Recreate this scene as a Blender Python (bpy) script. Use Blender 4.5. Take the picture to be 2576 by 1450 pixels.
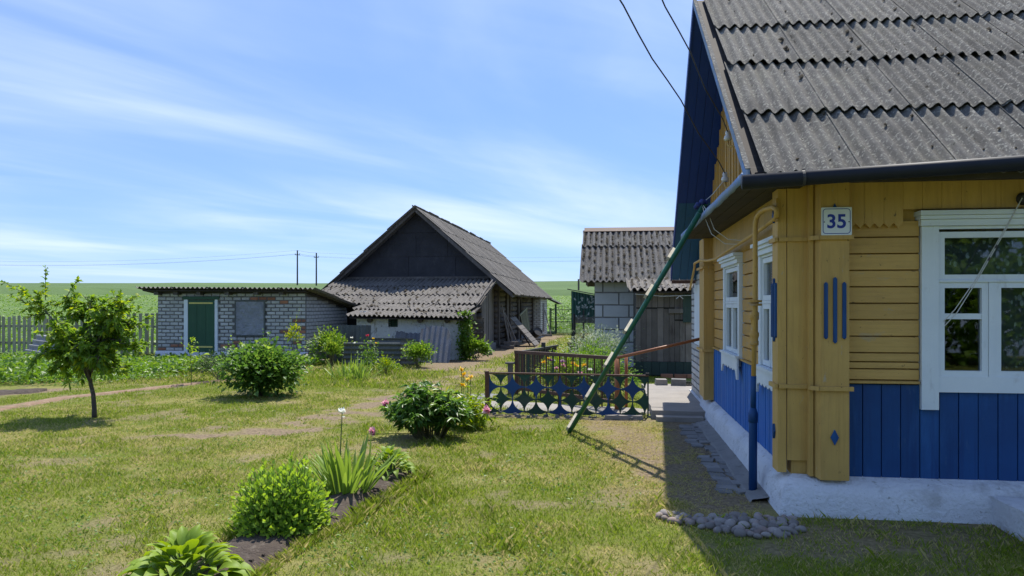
import bpy, math, random
import numpy as np
from mathutils import Vector, Matrix, Euler
R = math.radians
for o in list(bpy.data.objects): bpy.data.objects.remove(o)
scene = bpy.context.scene
col = scene.collection
rng = np.random.default_rng(7)
random.seed(7)
# ------------------------------------------------------------- camera
EYE = 1.5
cam_d = bpy.data.cameras.new('camera'); cam = bpy.data.objects.new('camera', cam_d); col.objects.link(cam)
cam.location = (0, 0, EYE)
cam.rotation_euler = (R(90), 0, math.atan(252/1900))
cam_d.sensor_width = 36; cam_d.lens = 36*1900/2576; cam_d.shift_y = 40/2576
cam_d.clip_start = 0.05; cam_d.clip_end = 5000
scene.camera = cam
# ------------------------------------------------------------- sun and sky
SUN = Vector((0.10, 0.56, 1.0)).normalized()
sun_d = bpy.data.lights.new('sun', 'SUN'); sun_d.energy = 4.6; sun_d.angle = R(0.53); sun_d.color = (1.0, 0.95, 0.86)
sun = bpy.data.objects.new('sun', sun_d); col.objects.link(sun)
sun.rotation_euler = SUN.to_track_quat('Z', 'Y').to_euler(); sun.location = (0, 0, 30)
world = bpy.data.worlds.new('World'); scene.world = world; world.use_nodes = True
wt = world.node_tree; wt.nodes.clear()
def WN(t, **k):
    n = wt.nodes.new(t)
    for a, b in k.items(): setattr(n, a, b)
    return n
sky = WN('ShaderNodeTexSky', sky_type='NISHITA', sun_disc=False)
sky.sun_elevation = math.asin(SUN.z); sky.sun_rotation = math.atan2(SUN.x, SUN.y)
sky.air_density = 1.0; sky.dust_density = 0.0; sky.ozone_density = 3.0; sky.altitude = 900
tc = WN('ShaderNodeTexCoord'); sep = WN('ShaderNodeSeparateXYZ'); wt.links.new(tc.outputs['Generated'], sep.inputs[0])
def wmath(op, a, b=None, clamp=False):
    n = WN('ShaderNodeMath', operation=op, use_clamp=clamp)
    for i, v in enumerate((a, b)):
        if v is None: continue
        if isinstance(v, (int, float)): n.inputs[i].default_value = v
        else: wt.links.new(v, n.inputs[i])
    return n.outputs[0]
zc = wmath('MAXIMUM', wmath('ADD', sep.outputs[2], 0.09), 0.05)
cmb = WN('ShaderNodeCombineXYZ')
wt.links.new(wmath('DIVIDE', sep.outputs[0], zc), cmb.inputs[0]); wt.links.new(wmath('DIVIDE', sep.outputs[1], zc), cmb.inputs[1])
def cloud(rot, scl, noise_scale, detail, lo, hi, rough=0.55, off=(0, 0, 0), dist=0.6):
    mp = WN('ShaderNodeMapping', vector_type='TEXTURE'); mp.inputs['Rotation'].default_value = (0, 0, R(rot)); mp.inputs['Scale'].default_value = scl; mp.inputs['Location'].default_value = off
    wt.links.new(cmb.outputs[0], mp.inputs[0])
    nz = WN('ShaderNodeTexNoise'); nz.inputs['Scale'].default_value = noise_scale; nz.inputs['Detail'].default_value = detail; nz.inputs['Roughness'].default_value = rough; nz.inputs['Distortion'].default_value = dist
    wt.links.new(mp.outputs[0], nz.inputs['Vector'])
    mr = WN('ShaderNodeMapRange', interpolation_type='SMOOTHSTEP'); mr.inputs[1].default_value = lo; mr.inputs[2].default_value = hi
    wt.links.new(nz.outputs[0], mr.inputs[0]); return mr.outputs[0]
c1 = cloud(62, (2.6, 1.0, 1), 0.95, 6, 0.36, 0.80, rough=0.5, off=(0.4, 0.2, 0))
c2 = cloud(40, (6.0, 1.0, 1), 1.9, 6, 0.40, 0.85, rough=0.5, off=(2.0, 1.0, 0))
c3 = cloud(60, (1.4, 1.0, 1), 0.40, 4, 0.30, 0.70, off=(5.3, 0.7, 0))
cl = wmath('MULTIPLY', wmath('ADD', wmath('MULTIPLY', c1, 0.80), wmath('MULTIPLY', c2, 0.22)), wmath('ADD', wmath('MULTIPLY', c3, 0.8), 0.30), True)
cl = wmath('ADD', wmath('MULTIPLY', cl, 0.90), 0.07, True)
mixc = WN('ShaderNodeMix', data_type='RGBA'); wt.links.new(cl, mixc.inputs[0]); tint = WN('ShaderNodeMix', data_type='RGBA', blend_type='MULTIPLY'); tint.inputs[0].default_value = 1; wt.links.new(sky.outputs[0], tint.inputs[6]); tint.inputs[7].default_value = (0.86, 0.96, 1.18, 1); veil = WN('ShaderNodeMix', data_type='RGBA'); veil.inputs[0].default_value = 0.5; wt.links.new(tint.outputs[2], veil.inputs[6]); veil.inputs[7].default_value = (2.0, 3.8, 8.2, 1); wt.links.new(veil.outputs[2], mixc.inputs[6]); mixc.inputs[7].default_value = (7.2, 8.2, 10.6, 1)
bg = WN('ShaderNodeBackground'); bg.inputs[1].default_value = 0.088
wt.links.new(mixc.outputs[2], bg.inputs[0]); wo = WN('ShaderNodeOutputWorld'); wt.links.new(bg.outputs[0], wo.inputs[0])
vs = scene.view_settings; vs.view_transform = 'Standard'; vs.look = 'None'; vs.gamma = 1; vs.use_curve_mapping = False; vs.exposure = 0.62
scene.render.resolution_x = 1024; scene.render.resolution_y = 576
# ------------------------------------------------------------- materials
MATS = {}
def new_mat(name):
    m = bpy.data.materials.new(name); m.use_nodes = True; nt = m.node_tree; nt.nodes.clear(); MATS[name] = m
    return m, nt
def nd(nt, t, **k):
    n = nt.nodes.new(t)
    for a, b in k.items(): setattr(n, a, b)
    return n
def c4(c): return (c[0], c[1], c[2], 1)
def noise(nt, vec, scale, detail=4, rough=0.55, stretch=None, dist=0.0):
    if stretch is not None:
        mp = nd(nt, 'ShaderNodeMapping'); mp.inputs['Scale'].default_value = stretch; nt.links.new(vec, mp.inputs[0]); vec = mp.outputs[0]
    n = nd(nt, 'ShaderNodeTexNoise'); n.inputs['Scale'].default_value = scale; n.inputs['Detail'].default_value = detail; n.inputs['Roughness'].default_value = rough; n.inputs['Distortion'].default_value = dist
    nt.links.new(vec, n.inputs['Vector']); return n.outputs[0]
def rampf(nt, v, lo, hi, a=0.0, b=1.0):
    mr = nd(nt, 'ShaderNodeMapRange'); mr.inputs[1].default_value = lo; mr.inputs[2].default_value = hi; mr.inputs[3].default_value = a; mr.inputs[4].default_value = b
    nt.links.new(v, mr.inputs[0]); return mr.outputs[0]
def mixrgb(nt, f, a, b, mode='MIX'):
    n = nd(nt, 'ShaderNodeMix', data_type='RGBA', blend_type=mode)
    for i, v in ((0, f), (6, a), (7, b)):
        if isinstance(v, tuple): n.inputs[i].default_value = c4(v)
        elif isinstance(v, (int, float)): n.inputs[i].default_value = v
        else: nt.links.new(v, n.inputs[i])
    return n.outputs[2]
def surf(name, base, var, spots=(), scale=3.0, stretch=None, rough=0.75, bump=0.3, bump_scale=60.0, bump_stretch=None, bdist=0.004, objvar=0.0, spec=0.35, metal=0.0):
    """base/var mixed by noise; spots = [(colour, scale, lo, hi, stretch, strength)]; world position coordinates; objvar = tone change from piece to piece"""
    m, nt = new_mat(name)
    geo = nd(nt, 'ShaderNodeNewGeometry'); pos = geo.outputs['Position']
    c = mixrgb(nt, rampf(nt, noise(nt, pos, scale, 6, 0.6, stretch), 0.3, 0.7), base, var)
    for (sc, ss, lo, hi, st, k) in spots:
        f = rampf(nt, noise(nt, pos, ss, 5, 0.65, st, 0.3), lo, hi, 0, k); c = mixrgb(nt, f, c, sc)
    if objvar:
        oi = nd(nt, 'ShaderNodeObjectInfo')
        hv = nd(nt, 'ShaderNodeHueSaturation'); nt.links.new(c, hv.inputs['Color']); nt.links.new(rampf(nt, oi.outputs['Random'], 0, 1, 1-objvar, 1+objvar), hv.inputs['Value']); c = hv.outputs[0]
    p = nd(nt, 'ShaderNodeBsdfPrincipled'); nt.links.new(c, p.inputs['Base Color']); p.inputs['Roughness'].default_value = rough; p.inputs['Specular IOR Level'].default_value = spec; p.inputs['Metallic'].default_value = metal
    if bump:
        b = nd(nt, 'ShaderNodeBump'); b.inputs['Strength'].default_value = bump; b.inputs['Distance'].default_value = bdist
        nt.links.new(noise(nt, pos, bump_scale, 4, 0.6, bump_stretch), b.inputs['Height']); nt.links.new(b.outputs[0], p.inputs['Normal'])
    o = nd(nt, 'ShaderNodeOutputMaterial'); nt.links.new(p.outputs[0], o.inputs[0]); return m
def foliage(name, dark, light, young=None, transl=0.35, rough=0.45, spec=0.4):
    """leaf colour by the per-leaf attribute 'v'"""
    m, nt = new_mat(name)
    at = nd(nt, 'ShaderNodeAttribute', attribute_name='v'); v = at.outputs['Fac']
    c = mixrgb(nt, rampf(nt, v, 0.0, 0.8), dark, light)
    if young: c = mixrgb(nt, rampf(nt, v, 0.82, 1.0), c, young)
    p = nd(nt, 'ShaderNodeBsdfPrincipled'); nt.links.new(c, p.inputs['Base Color']); p.inputs['Roughness'].default_value = rough; p.inputs['Specular IOR Level'].default_value = spec
    t = nd(nt, 'ShaderNodeBsdfTranslucent'); h = nd(nt, 'ShaderNodeHueSaturation'); h.inputs['Value'].default_value = 1.5; h.inputs['Saturation'].default_value = 1.1; h.inputs['Hue'].default_value = 0.488
    nt.links.new(c, h.inputs['Color']); nt.links.new(h.outputs[0], t.inputs[0])
    mx = nd(nt, 'ShaderNodeMixShader'); mx.inputs[0].default_value = transl; nt.links.new(p.outputs[0], mx.inputs[1]); nt.links.new(t.outputs[0], mx.inputs[2])
    o = nd(nt, 'ShaderNodeOutputMaterial'); nt.links.new(mx.outputs[0], o.inputs[0]); return m
def glass_mat(name, tint=(1, 1, 1), refl=0.10, rough=0.02):
    m, nt = new_mat(name)
    tr = nd(nt, 'ShaderNodeBsdfTransparent'); tr.inputs[0].default_value = c4(tint)
    gl = nd(nt, 'ShaderNodeBsdfGlossy'); gl.inputs['Roughness'].default_value = rough
    fr = nd(nt, 'ShaderNodeFresnel'); fr.inputs[0].default_value = 1.5
    mx = nd(nt, 'ShaderNodeMixShader'); nt.links.new(rampf(nt, fr.outputs[0], 0, 1, refl, 1), mx.inputs[0]); nt.links.new(tr.outputs[0], mx.inputs[1]); nt.links.new(gl.outputs[0], mx.inputs[2])
    o = nd(nt, 'ShaderNodeOutputMaterial'); nt.links.new(mx.outputs[0], o.inputs[0]); return m
M = MATS
GR = (1, 1, 0.06)      # grain along z
surf('ochre', (0.56, 0.355, 0.105), (0.48, 0.30, 0.09), [((0.33, 0.20, 0.06), 40, 0.48, 0.70, (1, 1, 0.05), 0.45), ((0.34, 0.22, 0.08), 3, 0.55, 0.72, (1, 1, 0.5), 0.55), ((0.40, 0.34, 0.25), 16, 0.68, 0.72, (1, 1, 0.35), 0.7), ((0.10, 0.07, 0.03), 44, 0.675, 0.70, (1, 1, 0.4), 0.9)], rough=0.6, bump=0.6, bump_scale=90, bump_stretch=(1, 1, 0.08), objvar=0.07)
surf('ochre_board', (0.56, 0.355, 0.105), (0.48, 0.295, 0.09), [((0.33, 0.20, 0.06), 45, 0.48, 0.70, (0.05, 0.05, 1), 0.45), ((0.33, 0.21, 0.07), 4, 0.55, 0.72, (0.5, 0.5, 1), 0.55), ((0.08, 0.05, 0.025), 38, 0.675, 0.70, (0.6, 1, 1), 0.95), ((0.40, 0.33, 0.22), 9, 0.62, 0.68, (0.4, 0.4, 1), 0.5)], rough=0.6, bump=0.6, bump_scale=80, bump_stretch=(0.06, 0.06, 1), objvar=0.09)
surf('ochre_worn', (0.50, 0.28, 0.055), (0.42, 0.25, 0.07), [((0.33, 0.25, 0.16), 9, 0.52, 0.66, (1, 1, 3), 0.9), ((0.09, 0.06, 0.04), 40, 0.66, 0.70, None, 0.9)], rough=0.65, bump=0.5, bump_scale=70, bump_stretch=(0.15, 0.15, 1), objvar=0.08)
surf('blue_paint', (0.007, 0.062, 0.205), (0.006, 0.048, 0.165), [((0.020, 0.105, 0.30), 5, 0.50, 0.72, (1, 1, 0.25), 0.7), ((0.005, 0.035, 0.14), 30, 0.5, 0.7, (1, 1, 0.04), 0.6), ((0.06, 0.12, 0.22), 12, 0.62, 0.72, (1, 1, 0.3), 0.5), ((0.25, 0.28, 0.30), 22, 0.74, 0.76, None, 0.6)], rough=0.6, bump=0.5, bump_scale=80, bump_stretch=GR, objvar=0.10)
surf('blue_weathered', (0.012, 0.115, 0.42), (0.02, 0.14, 0.44), [((0.13, 0.24, 0.42), 14, 0.58, 0.72, (1, 1, 0.1), 0.7)], rough=0.6, bump=0.4, bump_scale=90, bump_stretch=GR, objvar=0.10)
surf('blue_soffit', (0.006, 0.034, 0.19), (0.008, 0.040, 0.22), rough=0.5, bump=0.2, objvar=0.06)
surf('soffit_teal', (0.014, 0.085, 0.20), (0.018, 0.10, 0.21), [((0.03, 0.10, 0.15), 12, 0.6, 0.7, None, 0.6)], rough=0.55, objvar=0.05)
surf('white_paint', (0.70, 0.75, 0.77), (0.62, 0.68, 0.72), [((0.40, 0.41, 0.40), 9, 0.60, 0.75, (1, 1, 0.4), 0.6), ((0.25, 0.24, 0.22), 60, 0.71, 0.75, None, 0.7)], rough=0.5, bump=0.3, bump_scale=70, bump_stretch=GR)
surf('whitewash', (0.66, 0.68, 0.71), (0.56, 0.58, 0.61), [((0.33, 0.33, 0.32), 3.5, 0.56, 0.68, (1, 1, 1.6), 0.6), ((0.24, 0.24, 0.22), 18, 0.63, 0.67, None, 0.7), ((0.12, 0.12, 0.11), 40, 0.70, 0.72, None, 0.8)], rough=0.95, bump=1.0, bump_scale=35, bdist=0.02)
surf('lime_wall', (0.62, 0.64, 0.62), (0.50, 0.53, 0.53), [((0.20, 0.20, 0.17), 5, 0.57, 0.66, (1, 1, 0.6), 0.8), ((0.12, 0.12, 0.10), 14, 0.63, 0.68, (1, 1, 0.5), 0.8)], rough=0.95, bump=1.0, bump_scale=14, bdist=0.03)
def slate(name, base, var, lich, moss, mscale, mlo, mk):
    return surf(name, base, var, [(lich, 42, 0.54, 0.62, None, 0.85), ((0.07, 0.07, 0.065), 24, 0.57, 0.68, None, 0.7), ((0.16, 0.15, 0.11), 3, 0.5, 0.7, None, 0.4), ((0.055, 0.052, 0.047), 7, 0.54, 0.70, (1, 0.18, 0.18), 0.6), (moss, mscale, mlo, mlo+0.04, None, mk)], scale=4, rough=0.95, bump=0.8, bump_scale=120, bdist=0.006, objvar=0.12, spec=0.2)
slate('slate', (0.150, 0.142, 0.128), (0.095, 0.090, 0.082), (0.34, 0.33, 0.28), (0.022, 0.020, 0.016), 15, 0.66, 0.95)
slate('slate_old', (0.165, 0.152, 0.138), (0.11, 0.102, 0.094), (0.29, 0.27, 0.245), (0.03, 0.025, 0.02), 8, 0.665, 0.85)
slate('slate_mossy', (0.145, 0.138, 0.132), (0.095, 0.09, 0.085), (0.27, 0.26, 0.24), (0.022, 0.018, 0.014), 7, 0.60, 0.9)
slate('slate_barn', (0.15, 0.14, 0.13), (0.105, 0.098, 0.092), (0.22, 0.21, 0.195), (0.05, 0.045, 0.04), 6, 0.68, 0.7)
slate('slate_pale', (0.33, 0.33, 0.33), (0.27, 0.27, 0.27), (0.40, 0.40, 0.39), (0.1, 0.1, 0.1), 6, 0.72, 0.4)
slate('slate_loose', (0.14, 0.15, 0.17), (0.11, 0.12, 0.14), (0.20, 0.21, 0.23), (0.05, 0.05, 0.05), 6, 0.72, 0.5)
slate('slate_grey_green', (0.115, 0.125, 0.12), (0.09, 0.10, 0.095), (0.16, 0.17, 0.165), (0.04, 0.045, 0.04), 6, 0.72, 0.5)
surf('moss', (0.030, 0.024, 0.016), (0.055, 0.042, 0.022), scale=30, rough=1.0, bump=0.6)
surf('gutter_black', (0.008, 0.010, 0.016), (0.014, 0.017, 0.026), rough=0.6, bump=0.1, spec=0.25)
surf('tin', (0.20, 0.25, 0.32), (0.13, 0.19, 0.30), [((0.10, 0.22, 0.50), 5, 0.50, 0.62, None, 0.8), ((0.32, 0.34, 0.36), 9, 0.6, 0.7, None, 0.6)], rough=0.6, bump=0.4, bump_scale=18, bdist=0.01, metal=0.1)
surf('dark_board', (0.055, 0.045, 0.038), (0.035, 0.030, 0.028), [((0.12, 0.10, 0.09), 20, 0.58, 0.7, (0.2, 1, 1), 0.6)], rough=0.85, objvar=0.15)
surf('tar', (0.018, 0.019, 0.024), (0.030, 0.031, 0.037), [((0.06, 0.06, 0.065), 2.2, 0.55, 0.75, (1, 1, 0.5), 0.6)], rough=0.7, bump=0.4, bump_scale=8, bdist=0.02, objvar=0.12)
surf('old_wood', (0.135, 0.120, 0.108), (0.085, 0.076, 0.070), [((0.23, 0.21, 0.19), 12, 0.55, 0.7, GR, 0.7), ((0.04, 0.035, 0.03), 18, 0.6, 0.72, GR, 0.7)], rough=0.9, bump=0.5, bump_scale=70, bump_stretch=GR, objvar=0.22)
surf('plank_brown', (0.185, 0.160, 0.142), (0.125, 0.110, 0.098), [((0.28, 0.255, 0.23), 10, 0.55, 0.7, GR, 0.7), ((0.045, 0.028, 0.018), 9, 0.60, 0.70, (1, 1, 0.18), 0.8)], rough=0.9, bump=0.5, bump_scale=70, bump_stretch=GR, objvar=0.32)
surf('log_wood', (0.085, 0.074, 0.066), (0.055, 0.048, 0.044), [((0.15, 0.135, 0.12), 8, 0.56, 0.72, (1, 0.1, 1), 0.7)], rough=0.95, bump=0.6, bump_scale=40, bump_stretch=(1, 0.08, 1), bdist=0.01, objvar=0.25)
surf('fence_wood', (0.27, 0.28, 0.20), (0.19, 0.20, 0.145), [((0.10, 0.13, 0.085), 6, 0.52, 0.7, GR, 0.6)], rough=0.95, bump=0.4, bump_stretch=GR, objvar=0.22)
surf('green_board', (0.035, 0.062, 0.055), (0.025, 0.045, 0.040), [((0.10, 0.11, 0.10), 12, 0.6, 0.7, GR, 0.5)], rough=0.8, objvar=0.15)
surf('green_door', (0.018, 0.085, 0.040), (0.014, 0.068, 0.034), [((0.05, 0.10, 0.06), 9, 0.6, 0.75, GR, 0.5)], rough=0.5, objvar=0.06)
surf('green_pipe', (0.018, 0.125, 0.075), (0.016, 0.105, 0.062), [((0.20, 0.21, 0.18), 12, 0.60, 0.72, None, 0.6), ((0.12, 0.055, 0.03), 9, 0.62, 0.7, None, 0.6)], rough=0.42)
surf('fence_green', (0.014, 0.062, 0.046), (0.012, 0.050, 0.038), [((0.07, 0.085, 0.075), 4, 0.50, 0.68, None, 0.7)], rough=0.5, bump=0.15, objvar=0.14)
surf('fence_blue', (0.010, 0.060, 0.20), (0.010, 0.048, 0.16), [((0.07, 0.11, 0.20), 7, 0.60, 0.72, None, 0.6)], rough=0.5, bump=0.15, objvar=0.10)
surf('rust_brown', (0.105, 0.048, 0.030), (0.075, 0.038, 0.028), [((0.20, 0.11, 0.07), 10, 0.58, 0.72, None, 0.6)], rough=0.65, objvar=0.12)
surf('orange_pipe', (0.36, 0.135, 0.055), (0.29, 0.11, 0.05), [((0.15, 0.07, 0.04), 8, 0.58, 0.72, None, 0.6)], rough=0.5)
surf('yellow_strap', (0.62, 0.55, 0.16), (0.55, 0.47, 0.15), rough=0.6)
surf('white_brick', (0.47, 0.465, 0.445), (0.38, 0.38, 0.37), [((0.28, 0.265, 0.245), 7, 0.58, 0.72, None, 0.7)], scale=6, rough=0.95, bump=0.5, bump_scale=50, objvar=0.16)
surf('red_brick', (0.36, 0.165, 0.095), (0.28, 0.13, 0.085), [((0.22, 0.17, 0.14), 9, 0.56, 0.72, None, 0.7)], scale=6, rough=0.95, bump=0.5, bump_scale=50, objvar=0.22)
surf('mortar', (0.165, 0.16, 0.155), (0.12, 0.118, 0.115), [((0.25, 0.24, 0.23), 6, 0.55, 0.7, None, 0.5)], scale=5, rough=1, bump=0.8, bump_scale=40, bdist=0.01)
surf('aac_block', (0.50, 0.52, 0.54), (0.44, 0.46, 0.48), [((0.28, 0.29, 0.30), 5, 0.60, 0.74, None, 0.6), ((0.14, 0.14, 0.14), 30, 0.70, 0.74, None, 0.7)], rough=0.95, bump=0.5, bump_scale=50, objvar=0.06)
surf('aac_mortar', (0.15, 0.15, 0.155), (0.21, 0.21, 0.21), scale=6, rough=1, bump=0.7, bump_scale=30, bdist=0.01)
surf('concrete', (0.30, 0.275, 0.245), (0.24, 0.22, 0.20), [((0.22, 0.205, 0.19), 3, 0.55, 0.72, None, 0.6), ((0.17, 0.16, 0.15), 22, 0.64, 0.70, None, 0.6)], rough=0.95, bump=0.6, bump_scale=30, bdist=0.01)
surf('paver', (0.22, 0.215, 0.205), (0.165, 0.162, 0.155), [((0.10, 0.095, 0.08), 9, 0.56, 0.7, None, 0.7)], rough=0.95, bump=0.6, bump_scale=30, bdist=0.01, objvar=0.18)
surf('flagstone', (0.21, 0.21, 0.215), (0.16, 0.16, 0.165), [((0.18, 0.10, 0.055), 3, 0.60, 0.72, None, 0.7)], rough=0.9, bump=0.5, bump_scale=25, bdist=0.01)
surf('cobble', (0.26, 0.235, 0.215), (0.18, 0.165, 0.155), [((0.36, 0.33, 0.30), 25, 0.58, 0.68, None, 0.6), ((0.24, 0.15, 0.12), 2.2, 0.55, 0.62, None, 0.5)], scale=9, rough=0.9, bump=0.4, bump_scale=80, objvar=0.30)
surf('soil', (0.085, 0.065, 0.050), (0.055, 0.042, 0.034), [((0.15, 0.125, 0.10), 26, 0.56, 0.66, None, 0.7)], scale=9, rough=1, bump=1.0, bump_scale=45, bdist=0.02)
surf('path_dirt', (0.25, 0.165, 0.105), (0.19, 0.125, 0.082), [((0.34, 0.27, 0.19), 14, 0.54, 0.66, None, 0.7), ((0.12, 0.13, 0.05), 6, 0.58, 0.66, None, 0.7)], scale=5, rough=1, bump=0.9, bump_scale=40, bdist=0.012)
surf('path_grey', (0.185, 0.155, 0.125), (0.135, 0.112, 0.092), [((0.20, 0.11, 0.065), 3.5, 0.58, 0.66, None, 0.8), ((0.27, 0.23, 0.175), 18, 0.54, 0.66, None, 0.6), ((0.17, 0.19, 0.05), 7, 0.56, 0.64, None, 0.6)], scale=3, rough=1, bump=0.8, bump_scale=40, bdist=0.012)
surf('bark', (0.105, 0.088, 0.075), (0.065, 0.055, 0.048), [((0.22, 0.21, 0.20), 16, 0.56, 0.68, (1, 1, 0.6), 0.7)], rough=0.95, bump=0.8, bump_scale=60, bump_stretch=(1, 1, 0.4))
surf('twig', (0.12, 0.115, 0.05), (0.085, 0.075, 0.04), rough=0.8, bump=0)
surf('stem_green', (0.085, 0.14, 0.035), (0.11, 0.15, 0.04), rough=0.7, bump=0)
surf('dark_metal', (0.030, 0.030, 0.032), (0.055, 0.05, 0.046), rough=0.6, bump=0.2)
surf('iron_green', (0.010, 0.030, 0.020), (0.014, 0.038, 0.024), rough=0.55, bump=0.1)
surf('porcelain', (0.62, 0.60, 0.55), (0.45, 0.43, 0.40), scale=20, rough=0.25, bump=0, spec=0.6)
surf('cable_white', (0.62, 0.62, 0.60), (0.48, 0.48, 0.46), scale=30, rough=0.6, bump=0)
surf('sign_white', (0.72, 0.77, 0.82), (0.69, 0.74, 0.80), rough=0.3, bump=0, spec=0.5)
surf('sign_blue', (0.020, 0.040, 0.32), (0.022, 0.045, 0.34), rough=0.35, bump=0)
surf('plastic_film', (0.16, 0.17, 0.20), (0.24, 0.255, 0.29), [((0.10, 0.11, 0.125), 3, 0.5, 0.68, (1, 1, 0.5), 0.7)], scale=2.2, rough=0.35, bump=0.9, bump_scale=6, bdist=0.05, spec=0.5)
surf('bucket_brown', (0.040, 0.024, 0.020), (0.055, 0.032, 0.025), rough=0.6)
surf('interior', (0.030, 0.030, 0.028), (0.05, 0.048, 0.04), scale=1.5, rough=1, bump=0)
surf('rung_wood', (0.50, 0.47, 0.38), (0.36, 0.33, 0.27), scale=12, rough=0.85, objvar=0.12)
surf('mesh_wire', (0.17, 0.15, 0.145), (0.24, 0.215, 0.20), scale=8, rough=0.7, bump=0)
surf('blue_rag', (0.02, 0.03, 0.13), (0.03, 0.05, 0.18), rough=0.8)
surf('print_white', (0.42, 0.47, 0.47), (0.36, 0.42, 0.42), rough=0.6, bump=0)
surf('screen_green', (0.022, 0.088, 0.072), (0.018, 0.070, 0.058), rough=0.55, bump=0.2, objvar=0.1)
glass_mat('window_glass', (0.80, 0.86, 0.88), 0.015)
def lace():
    m, nt = new_mat('lace'); geo = nd(nt, 'ShaderNodeNewGeometry')
    mp = nd(nt, 'ShaderNodeMapping'); mp.inputs['Scale'].default_value = (1, 1, 0.6); nt.links.new(geo.outputs['Position'], mp.inputs[0])
    vo = nd(nt, 'ShaderNodeTexVoronoi'); vo.inputs['Scale'].default_value = 26; nt.links.new(mp.outputs[0], vo.inputs['Vector'])
    n1 = noise(nt, geo.outputs['Position'], 11, 3)
    f = rampf(nt, vo.outputs['Distance'], 0.28, 0.40, 1, 0); g = rampf(nt, n1, 0.47, 0.55)
    mu = nd(nt, 'ShaderNodeMath', operation='MULTIPLY'); nt.links.new(f, mu.inputs[0]); nt.links.new(g, mu.inputs[1])
    d = nd(nt, 'ShaderNodeBsdfDiffuse'); d.inputs[0].default_value = (0.66, 0.69, 0.71, 1); t = nd(nt, 'ShaderNodeBsdfTransparent')
    mx = nd(nt, 'ShaderNodeMixShader'); nt.links.new(rampf(nt, mu.outputs[0], 0, 1, 0.20, 0.80), mx.inputs[0]); nt.links.new(t.outputs[0], mx.inputs[1]); nt.links.new(d.outputs[0], mx.inputs[2])
    o = nd(nt, 'ShaderNodeOutputMaterial'); nt.links.new(mx.outputs[0], o.inputs[0])
lace()
surf('curtain_dark', (0.10, 0.12, 0.16), (0.07, 0.085, 0.12), rough=0.9, bump=0)
foliage('leaf_tree', (0.080, 0.175, 0.026), (0.21, 0.33, 0.042), (0.36, 0.42, 0.04), transl=0.5, rough=0.5, spec=0.3)
foliage('leaf_currant', (0.052, 0.125, 0.024), (0.125, 0.23, 0.044), (0.27, 0.38, 0.07), transl=0.46)
foliage('leaf_peony', (0.050, 0.130, 0.024), (0.125, 0.235, 0.042), (0.27, 0.38, 0.07), transl=0.45, rough=0.38, spec=0.45)
foliage('leaf_sedum', (0.11, 0.23, 0.035), (0.23, 0.37, 0.045), (0.31, 0.45, 0.065), transl=0.42, rough=0.55, spec=0.25)
foliage('leaf_hosta', (0.12, 0.23, 0.030), (0.25, 0.35, 0.035), (0.42, 0.47, 0.06), transl=0.35, rough=0.55, spec=0.3)
foliage('leaf_iris', (0.13, 0.23, 0.050), (0.25, 0.36, 0.060), (0.36, 0.42, 0.07), transl=0.35, rough=0.45)
foliage('leaf_weed', (0.075, 0.165, 0.022), (0.15, 0.26, 0.035), (0.28, 0.36, 0.06), transl=0.42)
foliage('leaf_silver', (0.12, 0.18, 0.09), (0.24, 0.31, 0.19), (0.45, 0.50, 0.40), transl=0.3)
foliage('leaf_bright', (0.11, 0.20, 0.022), (0.22, 0.31, 0.03), (0.42, 0.42, 0.03), transl=0.42)
foliage('leaf_dark', (0.018, 0.045, 0.016), (0.035, 0.075, 0.022), (0.10, 0.14, 0.03))
foliage('petal_pink', (0.60, 0.22, 0.32), (0.76, 0.46, 0.52), (0.85, 0.72, 0.72), transl=0.3, rough=0.7)
foliage('petal_yellow', (0.66, 0.42, 0.02), (0.78, 0.58, 0.05), (0.80, 0.66, 0.22), transl=0.3, rough=0.7)
foliage('petal_white', (0.70, 0.70, 0.64), (0.78, 0.78, 0.74), transl=0.35, rough=0.7)
foliage('petal_purple', (0.25, 0.08, 0.20), (0.45, 0.25, 0.42), (0.6, 0.45, 0.55), transl=0.3, rough=0.7)
foliage('petal_rose', (0.62, 0.05, 0.09), (0.72, 0.14, 0.17), transl=0.3, rough=0.7)
def grass_mat(name, green1, green2, straw, transl):
    m, nt = new_mat(name)
    a = nd(nt, 'ShaderNodeAttribute', attribute_name='dry'); v = nd(nt, 'ShaderNodeAttribute', attribute_name='v')
    c = mixrgb(nt, v.outputs['Fac'], green1, green2); c = mixrgb(nt, a.outputs['Fac'], c, straw)
    p = nd(nt, 'ShaderNodeBsdfPrincipled'); nt.links.new(c, p.inputs['Base Color']); p.inputs['Roughness'].default_value = 0.6; p.inputs['Specular IOR Level'].default_value = 0.25
    t = nd(nt, 'ShaderNodeBsdfTranslucent'); nt.links.new(c, t.inputs[0])
    mx = nd(nt, 'ShaderNodeMixShader'); mx.inputs[0].default_value = transl; nt.links.new(p.outputs[0], mx.inputs[1]); nt.links.new(t.outputs[0], mx.inputs[2])
    o = nd(nt, 'ShaderNodeOutputMaterial'); nt.links.new(mx.outputs[0], o.inputs[0])
grass_mat('grass', (0.150, 0.230, 0.016), (0.300, 0.370, 0.030), (0.56, 0.46, 0.20), 0.5)
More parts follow.
